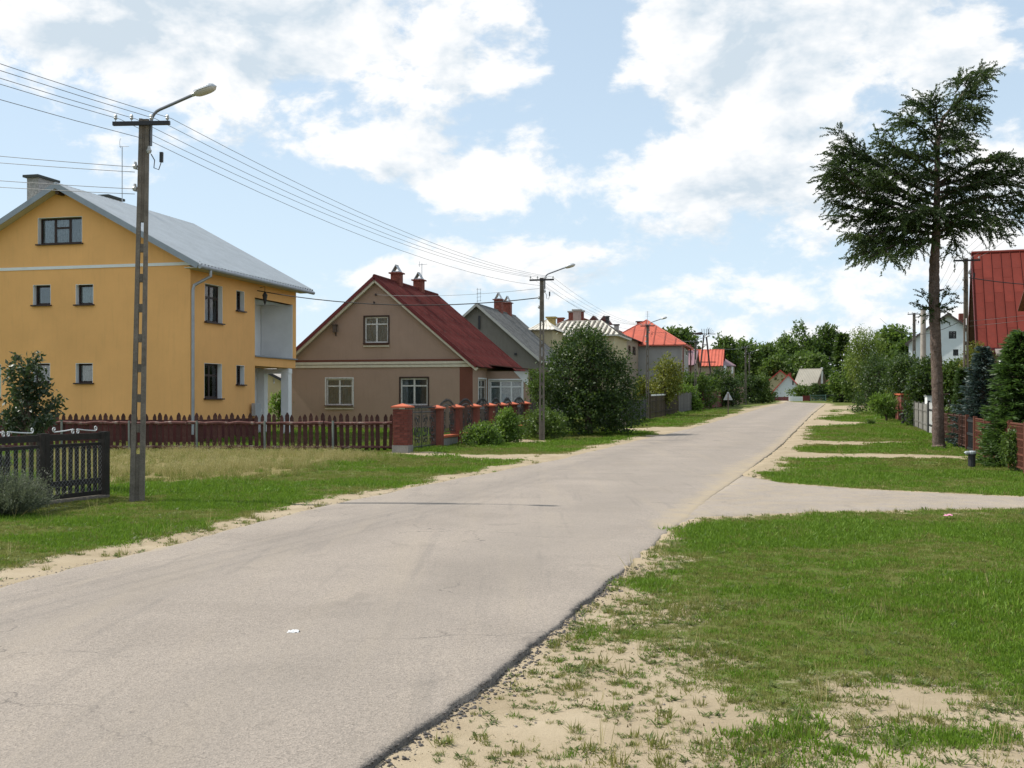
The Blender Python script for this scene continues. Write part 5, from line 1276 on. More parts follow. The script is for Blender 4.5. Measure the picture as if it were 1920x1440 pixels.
# short standpipe posts
def standpipe(px, py0, py1, label, cap_m):
    g = G(px, py1); h = (py1 - py0) * g.y / F; r = thing('standpipe', g, label, 'post', 'short black posts on the right verge')
    link('shaft', MB().lathe((0, 0, -.1), [(.085, 0), (.085, h * .72 + .1), (.10, h * .74 + .1), (.10, h * .80 + .1)], 10).mesh('shaft', M_DKMET), r)
    mb = MB(); mb.lathe((0, 0, h * .80), [(.09, 0), (.10, .02), (.10, h * .13), (.08, h * .18), (.02, h * .20)], 10); cp = link('cap', mb.mesh('cap', cap_m), r)
    link('spout', MB().tube([(-.06, -.02, h * .88), (-.15, -.03, h * .87), (-.17, -.03, h * .82)], .045, 8).mesh('spout', cap_m), cp)
standpipe(1822, 845, 877, 'short black post with pale grey cap in front of the rusty mesh fence', mat('pale_grey_enamel', (.34, .37, .38), .5, .15))
standpipe(1693, 774, 796, 'short all black post farther up beside the black barred fence', M_DKMET)
c = fline(27); r = thing('letter_box', (c.x + .3, c.y, 1.35), 'small white box on the fence left of the larch trunk', 'box'); link('body', MB().box((0, 0, .2), (.45, .3, .5)).mesh('body', M_WHITE), r); link('lid', MB().box((0, 0, .47), (.5, .36, .05)).mesh('lid', M_GALV), r); link('stand', MB().box((0, 0, -.5), (.06, .06, .92)).mesh('stand', M_GALV), r)
# litter
def crumple(name, px, py, s, m, label):
    g = G(px, py); bm = bmesh.new(); bmesh.ops.create_grid(bm, x_segments=5, y_segments=4, size=s)
    for v in bm.verts: v.co.z = random.uniform(0.0, s * .45); v.co.x *= 1.2
    me = bpy.data.meshes.new(name); bm.to_mesh(me); bm.free(); me.materials.append(m); o = link(name, me, None, g + Vector((0, 0, .05))); tag(o, label, 'litter')
crumple('paper_scrap', 550, 1199, .032, mat('white_paper', (.75, .75, .74), .7, .05), 'scrap of white paper lying on the asphalt')
crumple('wrapper', 1778, 974, .045, mat('pink_wrapper', (.72, .30, .42), .5, .3, 20), 'pink and white wrapper lying in the right lawn')

# ------------------------------------------------------------------ foliage kit
def unit(a): return a / np.maximum(np.linalg.norm(a, axis=1, keepdims=True), 1e-9)
def rhombs(base, dirn, ln, wd, fold=0.0, side=None):
    """one leaf (four corners) per row: base point, direction, length, width"""
    n = len(base); dirn = unit(dirn)
    if side is None: side = rng.normal(size=(n, 3))
    side = unit(side - dirn * np.sum(side * dirn, 1, keepdims=True)); nrm = np.cross(dirn, side)
    ln = np.broadcast_to(np.asarray(ln, float), (n,))[:, None]; wd = np.broadcast_to(np.asarray(wd, float), (n,))[:, None]
    m = base + dirn * ln * .42 + nrm * (fold * wd)
    V = np.stack([base, m + side * wd * .5, base + dirn * ln, m - side * wd * .5], 1).reshape(-1, 3)
    return V, np.arange(4 * n).reshape(n, 4)
LEAF = {
    'deep': leaf_mat('leaf_deep_green', (.012, .028, .008), (.036, .070, .015), (.100, .145, .030), .32),
    'wood': leaf_mat('leaf_wood_green', (.025, .050, .010), (.070, .120, .022), (.150, .210, .045), .40),
    'mid': leaf_mat('leaf_mid_green', (.022, .046, .009), (.060, .105, .018), (.13, .185, .035), .36),
    'light': leaf_mat('leaf_light_green', (.040, .080, .012), (.100, .170, .026), (.19, .27, .048), .42),
    'yellow': leaf_mat('leaf_yellow_green', (.050, .070, .010), (.125, .145, .022), (.25, .235, .045), .40),
    'grey': leaf_mat('leaf_grey_green', (.055, .065, .042), (.12, .14, .088), (.22, .23, .17), .3),
    'willow': leaf_mat('willow_leaf', (.040, .072, .012), (.100, .150, .024), (.19, .235, .045), .42),
    'larch': leaf_mat('larch_needles', (.010, .020, .007), (.028, .050, .013), (.068, .105, .022), .26),
    'blue': leaf_mat('blue_spruce_needles', (.018, .035, .032), (.045, .075, .068), (.09, .13, .12), .15),
    'spruce': leaf_mat('green_spruce_needles', (.020, .045, .010), (.055, .105, .022), (.11, .175, .04), .28),
    'thuja': leaf_mat('thuja_scales', (.018, .040, .010), (.040, .080, .018), (.075, .125, .028), .2),
}
M_BARK = mat('grey_brown_bark', (.10, .075, .058), .95, .3, 9, .3, 35, .8, .02, wear=(.17, .145, .12), wearamt=.5, wsc=8)
M_LBARK = mat('larch_bark', (.115, .082, .066), .95, .32, 7, .35, 22, 1.0, .04, wear=(.22, .18, .155), wearamt=.55, wsc=10)
M_TWIG = mat('thin_branch_bark', (.07, .052, .042), .9, .25, 10, .2, 40, .4)

def crown(blobs, n_clump, per, clump_r, leaf, asp=.6, up=.25, droop=0.0, seed=1, surf=.5, gap=.0):
    g = np.random.default_rng(seed); B = np.array(blobs, float); w = (B[:, 3] * B[:, 4] * B[:, 5]) ** (2 / 3); w /= w.sum()
    k = g.choice(len(B), n_clump, p=w); d = unit(g.normal(size=(n_clump, 3)))
    rad = (surf + (1 - surf) * g.random(n_clump)) ** .8
    cc = B[k, :3] + d * B[k, 3:6] * rad[:, None]
    # clumps deep inside another lobe are dropped: the crown is a shell of leafy twigs around its limbs
    ins = np.zeros(n_clump)
    for b in B: ins = np.maximum(ins, 1 - np.sqrt((((cc - b[:3]) / b[3:6]) ** 2).sum(1)))
    keep = (ins < .55) & (g.random(n_clump) > gap)
    cc, d = cc[keep], d[keep]; n = len(cc); tone_c = g.normal(0, .16, n)
    off = g.normal(size=(n, per, 3)) * clump_r * np.array([1, 1, .75]); p = (cc[:, None, :] + off).reshape(-1, 3)
    N = len(p); dirn = unit(g.normal(size=(N, 3))) + np.repeat(d, per, 0) * .55 + np.array([0, 0, -droop])
    side = g.normal(size=(N, 3)); nr = unit(g.normal(size=(N, 3)) * .8 + np.array([0, 0, up * 3]) + np.repeat(d, per, 0) * .5)
    side = np.cross(nr, unit(dirn))
    ln = leaf * g.uniform(.5, 1.55, N); V, Q = rhombs(p, dirn, ln, ln * asp, .12, side)
    tone = np.clip(.45 + np.repeat(tone_c, per) + g.normal(0, .17, N), 0, 1)
    return V, Q, tone, cc
def limbs(mb, base, tops, r0, g, trunk_top=None, n_tw=0):
    base = Vector(base); t = Vector(trunk_top) if trunk_top is not None else None
    if t is not None: mb.tube([base - Vector((0, 0, .2)), base.lerp(t, .35) + Vector((g.normal(0, r0 * .5), g.normal(0, r0 * .5), 0)), base.lerp(t, .7) + Vector((g.normal(0, r0 * .6), g.normal(0, r0 * .6), 0)), t], [r0 * 1.25, r0, r0 * .75, r0 * .4], 8)
    for q in tops:
        q = Vector(q); s = base.lerp(t, g.uniform(.35, .9)) if t is not None else base
        m = s.lerp(q, .5) + Vector((0, 0, (q - s).length * .12)); mb.tube([s, m, q], [r0 * .45, r0 * .28, r0 * .08], 5)
def lobes(c, rx, ry, rz, k, g, fr=(.42, .62), conic=0.0):
    out = []
    for i in range(k):
        d = g.normal(size=3); d /= np.linalg.norm(d); f = g.uniform(*fr); s = (1 - f) * g.uniform(.65, 1.0)
        z = d[2] * s; taper = 1 - conic * (z + .6)
        out.append((c[0] + d[0] * rx * s * taper, c[1] + d[1] * ry * s * taper, c[2] + z * rz, rx * f * taper, ry * f * taper, rz * f))
    return out
_seed = [100]
def tree(name, label, cx, top, bot, hw, D, leaf, nl, kind='mid', cat='tree', group=None, k=12, trunk=True, asp=.6, depth=1.0, gap=.0, droop=.0, conic=0.0, dx=0, r0=None, parts=('trunk', 'crown'), per=16, clump=None, fr=(.42, .62), zb=None, skirt=0.0, shoots=45):
    _seed[0] += 1; g = np.random.default_rng(_seed[0])
    b = gnd(cx + dx, D); pp = D / F; zt = EYE + (HY - top) * pp; z0 = max(EYE + (HY - bot) * pp, b.z + .02); rz = (zt - z0) / 2; rx = hw * pp
    c = (gx(cx, D) - b.x, 0, (zt + z0) / 2 - b.z)
    r = thing(name, b, label, cat, group)
    bl = lobes(c, rx * 1.04, rx * depth, rz * 1.04, k, g, fr, conic) + [(c[0], c[1], c[2], rx * .62, rx * .62 * depth, rz * .66)]
    if skirt: bl += [(c[0] + rx * .72 * math.cos(t), rx * .6 * math.sin(t), rz * .42, rx * .42 * skirt, rx * .42, rz * .42) for t in np.linspace(0, 5.4, 7)]
    V, Q, tone, cc = crown(bl, max(20, int(nl / per)), per, clump or leaf * 1.5, leaf, asp, seed=_seed[0], gap=gap, droop=droop)
    if shoots:                                       # young shoots that break the outline
        zc = cc[:, 2]; cand = cc[(zc > c[2]) | (np.abs(cc[:, 0] - c[0]) > rx * .75)]
        if len(cand):
            s_ = cand[g.choice(len(cand), shoots)]; L_ = rz * g.uniform(.10, .30, shoots); dv = unit(np.stack([(s_[:, 0] - c[0]) / rx * .7 + g.normal(0, .2, shoots), (s_[:, 1] - c[1]) / rx * .7 + g.normal(0, .2, shoots), np.full(shoots, 1.0)], 1)); kk = 22
            t_ = g.random((shoots, kk, 1)); p_ = (s_[:, None] + dv[:, None] * L_[:, None, None] * t_ + g.normal(0, leaf * .35, (shoots, kk, 3))).reshape(-1, 3)
            V2, Q2 = rhombs(p_, np.repeat(dv, kk, 0) + g.normal(0, .7, (shoots * kk, 3)), leaf * g.uniform(.5, 1.2, shoots * kk), leaf * asp * .8, .1)
            V = np.concatenate([V, V2]); tone = np.concatenate([tone, np.clip(g.normal(.62, .15, len(Q2)), 0, 1)])
    keep = V.reshape(-1, 4, 3)[:, :, 2].min(1) > .01; V = V.reshape(-1, 4, 3)[keep].reshape(-1, 3); tone = tone[keep]; Q = np.arange(len(V)).reshape(-1, 4)
    link(parts[1], mesh_np(parts[1], V, Q, LEAF[kind], tone), r)
    mb = MB(); rr = r0 or max(.04, rx * .07); tp = (c[0], c[1], c[2] + rz * .3)
    sel = cc[g.choice(len(cc), min(14, len(cc)), replace=False)]
    limbs(mb, (0, 0, 0), [s for s in sel], rr, g, tp if trunk else (c[0] * .5, 0, max(.3, c[2] * .5)))
    link(parts[0], mb.mesh(parts[0], M_BARK), r); return r
SH = ('stem', 'foliage')

# ------------------------------------------------------------------ larch on the right verge
def larch():
    D = 36.0; base = gnd(1761, D); r = thing('larch_tree', base, 'tall bare trunked larch with ragged flat crown on the right verge', 'tree')
    g = np.random.default_rng(5)
    def L(px, py, dy=0.0): p = at(px, py, D + dy); return Vector((p.x - base.x, p.y - base.y, p.z - base.z))
    tr = [(1762, 846, .30), (1760, 832, .215), (1759, 780, .19), (1757, 700, .185), (1753, 620, .18), (1751, 545, .185), (1752, 500, .165), (1754, 460, .15), (1757, 400, .12), (1757, 340, .10), (1757, 290, .085), (1760, 245, .065), (1770, 218, .05), (1790, 196, .035), (1818, 160, .022), (1842, 122, .008)]
    mb = MB(); pts = []; rs = []
    for i, (x, y, rad) in enumerate(tr): pts.append(L(x, y, 0)); rs.append(rad * .92)
    pp, rr = [], []
    for i in range(len(pts) - 1):
        for k in range(9): t = k / 9; pp.append(pts[i].lerp(pts[i + 1], t) + Vector((g.normal(0, .006), g.normal(0, .006), 0))); rr.append((rs[i] + (rs[i + 1] - rs[i]) * t) * g.uniform(.96, 1.05))
    pp.append(pts[-1]); rr.append(rs[-1]); mb.tube(pp, rr, 22)
    mb.v = [(v[0] + v[0] * 0 + .014 * (2 * float(vnoise(v[0] * 9 + v[1] * 7, v[2] * 2.2, .35, 91)) - 1), v[1] + .014 * (2 * float(vnoise(v[1] * 9 - v[0] * 7, v[2] * 2.2, .35, 92)) - 1), v[2]) for v in mb.v]
    for (x, y) in ((1748, 560), (1755, 508), (1760, 610), (1750, 660), (1764, 690), (1745, 530), (1762, 545), (1768, 740), (1752, 480)):       # stubs of old branches
        p = L(x, y, -.05); mb.tube([p, p + Vector((g.uniform(-.2, .2), -.15, .03))], [.04, .02], 5)
    link('trunk', mb.mesh('trunk', M_LBARK, smooth=True), r)
    br = [  # trunk row, mid, tip (photo pixels)
        ((1755, 452), (1690, 455), (1580, 492)), ((1755, 440), (1660, 430), (1582, 462)), ((1756, 425), (1640, 405), (1545, 415)), ((1756, 405), (1640, 375), (1522, 358)),
        ((1756, 385), (1650, 350), (1545, 330)), ((1756, 370), (1650, 322), (1550, 274)), ((1757, 350), (1660, 315), (1590, 292)), ((1757, 330), (1700, 290), (1635, 258)), ((1757, 305), (1700, 285), (1660, 285)),
        ((1757, 275), (1720, 245), (1676, 210)), ((1757, 258), (1715, 235), (1690, 225)), ((1757, 240), (1735, 205), (1702, 180)), ((1758, 235), (1752, 200), (1752, 162)), ((1757, 245), (1745, 200), (1730, 190)),
        ((1765, 225), (1800, 205), (1836, 200)), ((1775, 212), (1805, 180), (1830, 165)), ((1762, 240), (1800, 230), (1832, 226)), ((1760, 262), (1790, 258), (1818, 250)), ((1758, 290), (1790, 280), (1805, 268)),
        ((1757, 345), (1830, 310), (1900, 290), (1965, 295)), ((1757, 350), (1840, 330), (1940, 318)), ((1757, 362), (1850, 350), (1960, 345)), ((1757, 395), (1850, 372), (1945, 398)), ((1757, 410), (1840, 385), (1915, 415)), ((1757, 425), (1820, 400), (1880, 425)),
        ((1755, 430), (1650, 402), (1558, 388)), ((1755, 400), (1640, 348), (1560, 305)), ((1700, 362), (1620, 312), (1553, 268)), ((1690, 395), (1610, 365), (1545, 305)), ((1700, 440), (1640, 450), (1598, 472)), ((1690, 450), (1640, 468), (1590, 488)), ((1700, 420), (1630, 440), (1575, 445)),
        ((1790, 196), (1815, 186), (1846, 172)), ((1805, 178), (1826, 152), (1848, 140)), ((1795, 190), (1792, 172), (1802, 150)), ((1780, 205), (1815, 215), (1836, 222)), ((1812, 165), (1814, 150), (1826, 132)), ((1825, 150), (1838, 140), (1850, 150)),
        ((1757, 360), (1800, 352), (1870, 310)), ((1757, 420), (1850, 420), (1905, 440)),
        ((1756, 450), (1785, 445), (1800, 462)), ((1755, 445), (1725, 450), (1695, 478)), ((1755, 430), (1780, 415), (1830, 432)), ((1756, 400), (1730, 385), (1700, 400)), ((1756, 415), (1725, 410), (1690, 430)), ((1757, 330), (1740, 318), (1715, 318))]
    wood = MB(); BV = []; BD = []; BL = []; BT = []
    def grow(path, tone, dens=1.0, twl=1.0):
        P = []
        for i in range(len(path) - 1):
            m = max(2, int((path[i + 1] - path[i]).length / .10))
            for k in range(m): P.append(path[i].lerp(path[i + 1], k / m))
        P.append(path[-1]); n = len(P)
        wood.tube([P[min(n - 1, int(k * (n - 1) / 7))] for k in range(8)], [max(.006, .045 * min(1, n * .1 / 2.5) * (1 - k / 7) + .007) for k in range(8)], 5)
        for i in range(2, n):
            t = i / n; tan = (P[min(i + 1, n - 1)] - P[i - 1]); tan = tan.normalized() if tan.length > 1e-6 else Vector((1, 0, 0))
            hor = Vector((-tan.y, tan.x, 0)); hor = hor.normalized() if hor.length > .05 else Vector((0, 1, 0))
            for rep in range(3):
                if g.random() > .72 * dens: continue
                s = 1 if (i + rep) % 2 else -1
                lng = twl * g.uniform(.16, .66) * (.55 + .9 * math.sin(math.pi * min(1, t * 1.02)) ** .6)
                q = P[i] + Vector(g.normal(0, .03, 3)); v = (hor * (s * g.uniform(.2, 1.0)) + tan * g.uniform(.35, .9) + Vector((0, 0, g.uniform(-.45, .55)))).normalized()
                m = max(4, int(lng / .055)); tw = g.normal(0, .12)
                for k in range(m):
                    v = (v + Vector((g.normal(0, .05), g.normal(0, .05), -.02 - .08 * g.random()))).normalized(); q2 = q + v * (lng / m)
                    for j in range(4):
                        BV.append(q.lerp(q2, j / 4)); BD.append(v * .75 + Vector(unit(g.normal(size=(1, 3)))[0]) * .62 + Vector((0, 0, -.05))); BL.append(g.uniform(.07, .135) * (1 - .35 * k / m)); BT.append(tone + tw + g.normal(0, .12) + .12 * k / m)
                    q = q2
    for bi, b in enumerate(br):
        dy = g.uniform(-1.0, 1.0); m = len(b); b = [b[0]] + [(x + g.uniform(-8, 8), y + g.uniform(-9, 9)) for x, y in b[1:]]; b = [(b[0][0] + (x - b[0][0]) * .89, b[0][1] + (y - b[0][1]) * .92) for x, y in b]; path = [L(x, y, dy * 1.6 * (i / (m - 1)) ** 1.1) for i, (x, y) in enumerate(b)]
        tone = .45 + g.normal(0, .08) - dy * .12; grow(path, tone)
        ln = (path[-1] - path[0]).length
        # side forks that fill the spray in depth
        for f in range(max(1, int(ln / .85))):
            t = g.uniform(.25, .85); s = path[0].lerp(path[1], min(1, t * 2)) if t < .5 else path[1].lerp(path[2], t * 2 - 1)
            dv = (path[-1] - path[0]).normalized(); a = g.choice([-1, 1]) * g.uniform(.4, 1.1); dv = Matrix.Rotation(a, 3, 'Z') @ dv
            e = s + dv * (ln * g.uniform(.22, .42)) + Vector((0, 0, g.uniform(-.25, .2))); grow([s, s.lerp(e, .5) + Vector((0, 0, .06)), e], tone + g.normal(0, .06))
    for z0, ang in [(zz, aa) for zz in (435, 405, 375, 340, 300, 262) for aa in (g.uniform(40, 75), g.uniform(105, 140), g.uniform(220, 255), g.uniform(285, 320))]:
        s = L(1757, z0); ln = g.uniform(.8, 1.9) * (.5 if z0 < 290 else 1); e = s + Vector((math.cos(R(ang)) * ln, math.sin(R(ang)) * ln, ln * g.uniform(-.1, .25)))
        grow([s, s.lerp(e, .5) + Vector((0, 0, .1)), e], .38)
    grow([L(1770, 218), L(1790, 196), L(1818, 160), L(1842, 122)], .5)
    for x0, y0, tips in ((1752, 585, ((1726, 548), (1718, 568), (1740, 580), (1735, 595))), (1753, 590, ((1775, 545), (1790, 560), (1782, 580), (1768, 600)))):
        for (x, y) in tips: s = L(x0, y0); e = L(x, y, g.uniform(-.5, .3)); grow([s, s.lerp(e, .5), e], .42, .8, .5)
    base_ = np.array([tuple(v) for v in BV]); dr = np.array([tuple(v) for v in BD]); ln = np.array(BL)
    V, Q = rhombs(base_, dr, ln, .034, 0)
    link('crown', mesh_np('crown', V, Q, LEAF['larch'], np.clip(BT, 0, 1)), r); link('branches', wood.mesh('branches', M_TWIG), r)
    return len(Q)
print('larch leaves', larch())

# ------------------------------------------------------------------ conifers built from whorls of needle sprays
def conifer(name, label, cx, top, D, hw, kind, step=.22, per=9, wd=.030, ln=(.10, .18), rise=.15, dens=.07, group=None, bare=0.0, shape=1.0, cat='tree'):
    _seed[0] += 1; g = np.random.default_rng(_seed[0]); b = gnd(cx, D); H = EYE + (HY - top) * D / F - b.z; Rm = hw * D / F
    r = thing(name, b, label, cat, group); BV, BD, BL, BT = [], [], [], []; wood = MB(); wood.tube([(0, 0, -.2), (0, 0, H * .5), (0, 0, H)], [.02 + H * .018, .01 + H * .012, .006], 7)
    z = bare + .1
    while z < H:
        f = (1 - (z - bare) / (H - bare)); rad = Rm * (f ** shape) + .06
        for k in range(per):
            a = 2 * math.pi * (k + g.random()) / per; l = rad * g.uniform(.7, 1.12); m = max(3, int(l / dens))
            s = np.array([0, 0, z + g.uniform(-.08, .08)]); e = np.array([math.cos(a) * l, math.sin(a) * l, s[2] + l * (rise - .25 * f)]); tw = g.normal(0, .12)
            wood.tube([tuple(s), tuple(e)], [.014, .004], 3, False)
            for j in range(m):
                t = (j + .5) / m; p = s + (e - s) * t + np.array([0, 0, -.10 * l * 4 * t * (1 - t)])
                sp = (1 - t) * .5 * l * .55 + .05
                for q in range(8):
                    d = np.array([math.cos(a + g.uniform(-1.2, 1.2)), math.sin(a + g.uniform(-1.2, 1.2)), g.uniform(-.35, .3)]); BV.append(p + d * g.uniform(0, sp)); BD.append(d); BL.append(g.uniform(*ln)); BT.append(.42 + tw + .25 * (t - .5) + g.normal(0, .14))
        z += step * (.6 + .5 * f)
    V, Q = rhombs(np.array(BV), np.array(BD), np.array(BL), wd); link('needles', mesh_np('needles', V, Q, LEAF[kind], np.clip(BT, 0, 1)), r); link('trunk', wood.mesh('trunk', M_BARK), r)
conifer('blue_spruce', 'dusky blue spruce between the larch trunk and the green shrub', 1843, 652, 37, 66, 'blue', .22, 13, .04, (.12, .22), dens=.08, shape=.85)
conifer('thuja', 'slim dark thuja column right of the larch trunk', 1805, 695, 39.5, 21, 'thuja', .10, 9, .03, (.08, .14), .9, .06, shape=.55)
conifer('fir_tree', 'bright green fir with long feathery boughs at the right edge', 1915, 625, 27, 72, 'spruce', .17, 15, .034, (.11, .22), .05, .06, shape=.5)
conifer('far_conifer', 'dark spiry conifer rising between the far broadleaf trees', 1580, 622, 150, 26, 'deep', .8, 9, .28, (.6, 1.0), -.1, .5, shape=.8)

# ------------------------------------------------------------------ trees and shrubs, left side
def fruit_tree():
    b = Vector((gx(62, 20.2), 20.2, 0)); r = thing('fruit_tree', b, 'small glossy leaved fruit tree behind the black board fence', 'tree'); g = np.random.default_rng(3); D = 20.2
    def L(px, py, dy=0.0): p = at(px, py, D + dy); return Vector((p.x - b.x, p.y - b.y, p.z))
    mb = MB(); mb.tube([L(58, 985), L(58, 830), L(56, 780), L(45, 735), L(52, 700), L(72, 662)], [.05, .04, .034, .026, .016, .005], 8)
    tips = [(72, 662), (60, 680), (30, 672), (12, 705), (20, 690), (45, 690), (80, 700), (90, 720), (78, 735), (40, 720), (18, 745), (10, 770), (5, 790), (30, 765), (60, 760), (85, 765), (105, 750), (112, 770), (95, 785), (70, 790), (40, 795), (15, 800), (80, 805), (55, 745), (62, 720), (110, 745), (-5, 785), (25, 730)]
    V = []; D_ = []; 
    for (x, y) in tips:
        dy = g.uniform(-.5, .5); e = L(x, y, dy); s = L(50 + g.uniform(-4, 6), min(815, y + g.uniform(40, 75)), 0); m = s.lerp(e, .55) + Vector((g.normal(0, .04), 0, .02)); mb.tube([s, m, e], [.014, .009, .003], 5)
        for k in range(105):
            t = g.uniform(.35, 1.05); q = (s.lerp(m, t * 2) if t < .5 else m.lerp(e, t * 2 - 1)) + Vector(g.normal(0, .055, 3)); V.append(tuple(q)); D_.append(tuple(Vector(g.normal(0, .7, 3)) + Vector((0, 0, -.25)) + (e - s).normalized() * .3))
    V = np.array(V); D_ = np.array(D_); ln = g.uniform(.06, .125, len(V)); VV, Q = rhombs(V, D_, ln, ln * .48, .15)
    link('crown', mesh_np('crown', VV, Q, leaf_mat('leaf_glossy_fruit', (.020, .036, .016), (.042, .066, .026), (.085, .115, .05), .22, .45, .4), np.clip(g.normal(.45, .22, len(Q)), 0, 1)), r); link('trunk', mb.mesh('trunk', M_BARK), r)
fruit_tree()
def feather_bush():
    b = G(28, 948); b = Vector((gx(20, 15.6), 15.6, 0)); r = thing('feathery_shrub', b, 'grey green feathery shrub with fine stems before the black board fence', 'shrub'); g = np.random.default_rng(8)
    n = 900; a = g.uniform(0, 2 * math.pi, n); el = g.uniform(.25, 1.45, n); ln = g.uniform(.35, .68, n); d = np.stack([np.cos(a) * np.cos(el), np.sin(a) * np.cos(el), np.sin(el)], 1); base_ = np.stack([g.normal(0, .14, n), g.normal(0, .14, n), g.uniform(0, .05, n)], 1)
    V1, Q1 = rhombs(base_, d, ln, .006)
    k = 26; t = g.uniform(.35, 1.0, (n, k, 1)); p = (base_[:, None] + d[:, None] * ln[:, None, None] * t + g.normal(0, .022, (n, k, 3))).reshape(-1, 3); dd = np.repeat(d, k, 0) + g.normal(0, .6, (n * k, 3)); V2, Q2 = rhombs(p, dd, g.uniform(.02, .045, n * k), .009)
    V = np.concatenate([V1, V2]); Q = np.concatenate([Q1, Q2 + len(V1)]); link('foliage', mesh_np('foliage', V, Q, LEAF['grey'], np.clip(g.normal(.42, .2, len(Q)), 0, 1)), r)
    mb = MB()
    for i in range(30): mb.tube([(0, 0, -.05), tuple(base_[i] + d[i] * ln[i] * .9)], [.006, .002], 3)
    link('stem', mb.mesh('stem', M_TWIG), r)
feather_bush()
tree('flower_clump', 'clump of pink flowers behind the black board fence at the left edge', 4, 852, 880, 14, 16.9, .03, 500, 'grey', 'flowers', None, 4, False, parts=SH, clump=.05)
tree('round_bush', 'dense dark round bush with twiggy top beside the second lamp pole', 1106, 606, 816, 92, 47, .105, 42000, 'deep', 'bush', None, 18, True, .55, .9, parts=SH, clump=.15, fr=(.34, .55), skirt=1.0)
for q in ((905, 795, 842, 36, 38, 'light', 'light green shrub directly in front of the brick pillar fence'), (950, 764, 838, 30, 40, 'light', 'taller light green shrub touching the brick pillar fence'), (1018, 758, 826, 44, 43, 'mid', 'spreading shrub at the foot of the dense round bush'), (1012, 690, 770, 26, 46, 'mid', 'leafy sucker growth left of the dense round bush')):
    tree('garden_shrub', q[6], q[0], q[1], q[2], q[3], q[4], .085, 6000, q[5], 'shrub', 'shrubs along the brick pillar fence', 8, False, .5, parts=SH, clump=.11, fr=(.35, .6), skirt=.9)
tree('porch_shrub', 'bright green shrub seen through the yellow house porch', 522, 726, 800, 16, 55, .12, 1200, 'light', 'shrub', None, 6, False, parts=SH)
tree('yellowing_tree', 'yellowing young tree behind the slatted fence', 1245, 655, 800, 34, 78, .17, 5200, 'yellow', 'tree', None, 12, True, .5, gap=.12, clump=.22, fr=(.3, .5))
tree('yellowing_tree', 'smaller yellowing bush between tan house and slatted fence', 1212, 700, 790, 24, 80, .17, 2400, 'yellow', 'tree', None, 8, True, .5, gap=.1, clump=.22)
for q in ((1298, 690, 782, 46, 102, 'mid', 'green shrub left of the lamp pole behind the rough fence'), (1352, 688, 780, 40, 116, 'deep', 'dark shrub behind the triangular sign'), (1398, 698, 772, 32, 138, 'deep', 'dark green shrub right of the triangular sign'), (1430, 700, 757, 22, 138, 'mid', 'bright green shrub at the left end of the road'), (1288, 722, 790, 20, 96, 'light', 'light green young tree in front of the dark shrubs')):
    tree('roadside_shrub', q[6], q[0], q[1], q[2], q[3], q[4], .22, 7000, q[5], 'shrub', 'shrubs along the left side farther on', 10, True, .55, parts=SH, clump=.28, fr=(.36, .58), skirt=.9)
tree('roadside_shrub', 'green shrub below the far orange red sheet roof', 1330, 705, 778, 30, 114, .24, 2800, 'mid', 'shrub', 'shrubs along the left side farther on', 8, True, .55, parts=SH, clump=.3)

# ------------------------------------------------------------------ far wood: one tree at a time
fw = [(1270, 617, 690, 42, 190, 'deep', 'round topped tree behind the orange red hipped roof'), (1358, 629, 720, 30, 225, 'deep', 'leftmost tree of the far wood'), (1400, 626, 735, 36, 240, 'mid', 'light topped tree right of the mast in the far wood'), (1438, 640, 740, 34, 245, 'deep', 'lower tree left of the big domes in the far wood'),
      (1470, 618, 745, 32, 255, 'mid', 'tree leaning against the tallest dome of the far wood'), (1502, 599, 745, 42, 260, 'mid', 'tallest domed tree of the far wood'), (1545, 600, 740, 32, 262, 'deep', 'narrow domed tree right of the tallest one'), (1520, 655, 745, 45, 240, 'mid', 'pale leaved lower tree above the barn roof'), (1462, 665, 745, 38, 232, 'deep', 'dark low tree behind the white gabled house'),
      (1676, 606, 720, 38, 170, 'mid', 'tree with dead twigs left of the far right pole'), (1700, 640, 730, 22, 165, 'deep', 'small dark tree just left of the white house')]
for q in fw: tree('broadleaf_tree', q[6], q[0], q[1], q[2], q[3], q[4], .55, 8000, 'wood' if q[5] == 'mid' else 'mid', 'tree', 'trees of the far wood', 16, True, .7, parts=('trunk', 'crown'), clump=.6, fr=(.32, .52))
for i, q in enumerate(((1590, 700, 752, 34, 185, 'dark low tree right of the bright yellow wall'), (1640, 690, 752, 40, 178, 'low tree behind the willow foot'), (1690, 690, 752, 40, 175, 'low tree behind the right hand gardens'), (1735, 680, 752, 36, 170, 'low tree behind the white house wall'))):
    tree('background_tree', q[5], q[0], q[1], q[2], q[3], q[4], .5, 5000, 'mid', 'tree', 'trees of the far wood', 12, True, .7, clump=.55, fr=(.36, .56), skirt=1.0)
tree('willow', 'feathery yellowish green willow rising above the dark right hand shrubs', 1625, 596, 745, 44, 118, .30, 12000, 'willow', 'tree', None, 12, True, .28, droop=.7, clump=.4, fr=(.32, .5), gap=.1)
tree('weeping_birch', 'weeping birch with dark stem at the end of the road', 1575, 690, 745, 24, 150, .36, 2200, 'light', 'tree', None, 8, True, .3, droop=.9, clump=.4)
tree('roadside_tree', 'mid green tree at the bend right of the yellow wall', 1600, 655, 752, 30, 140, .34, 3800, 'mid', 'tree', None, 10, True, .5, clump=.4)
tree('hedge_shrub', 'low grey green shrub beneath the barn roof', 1500, 722, 748, 24, 178, .3, 1600, 'mid', 'shrub', 'low shrubs at the end of the road', 7, False, parts=SH)
tree('hedge_shrub', 'trimmed dark conical shrub behind the green gate', 1528, 716, 750, 12, 176, .25, 1500, 'deep', 'shrub', 'low shrubs at the end of the road', 5, False, parts=SH, conic=.5)
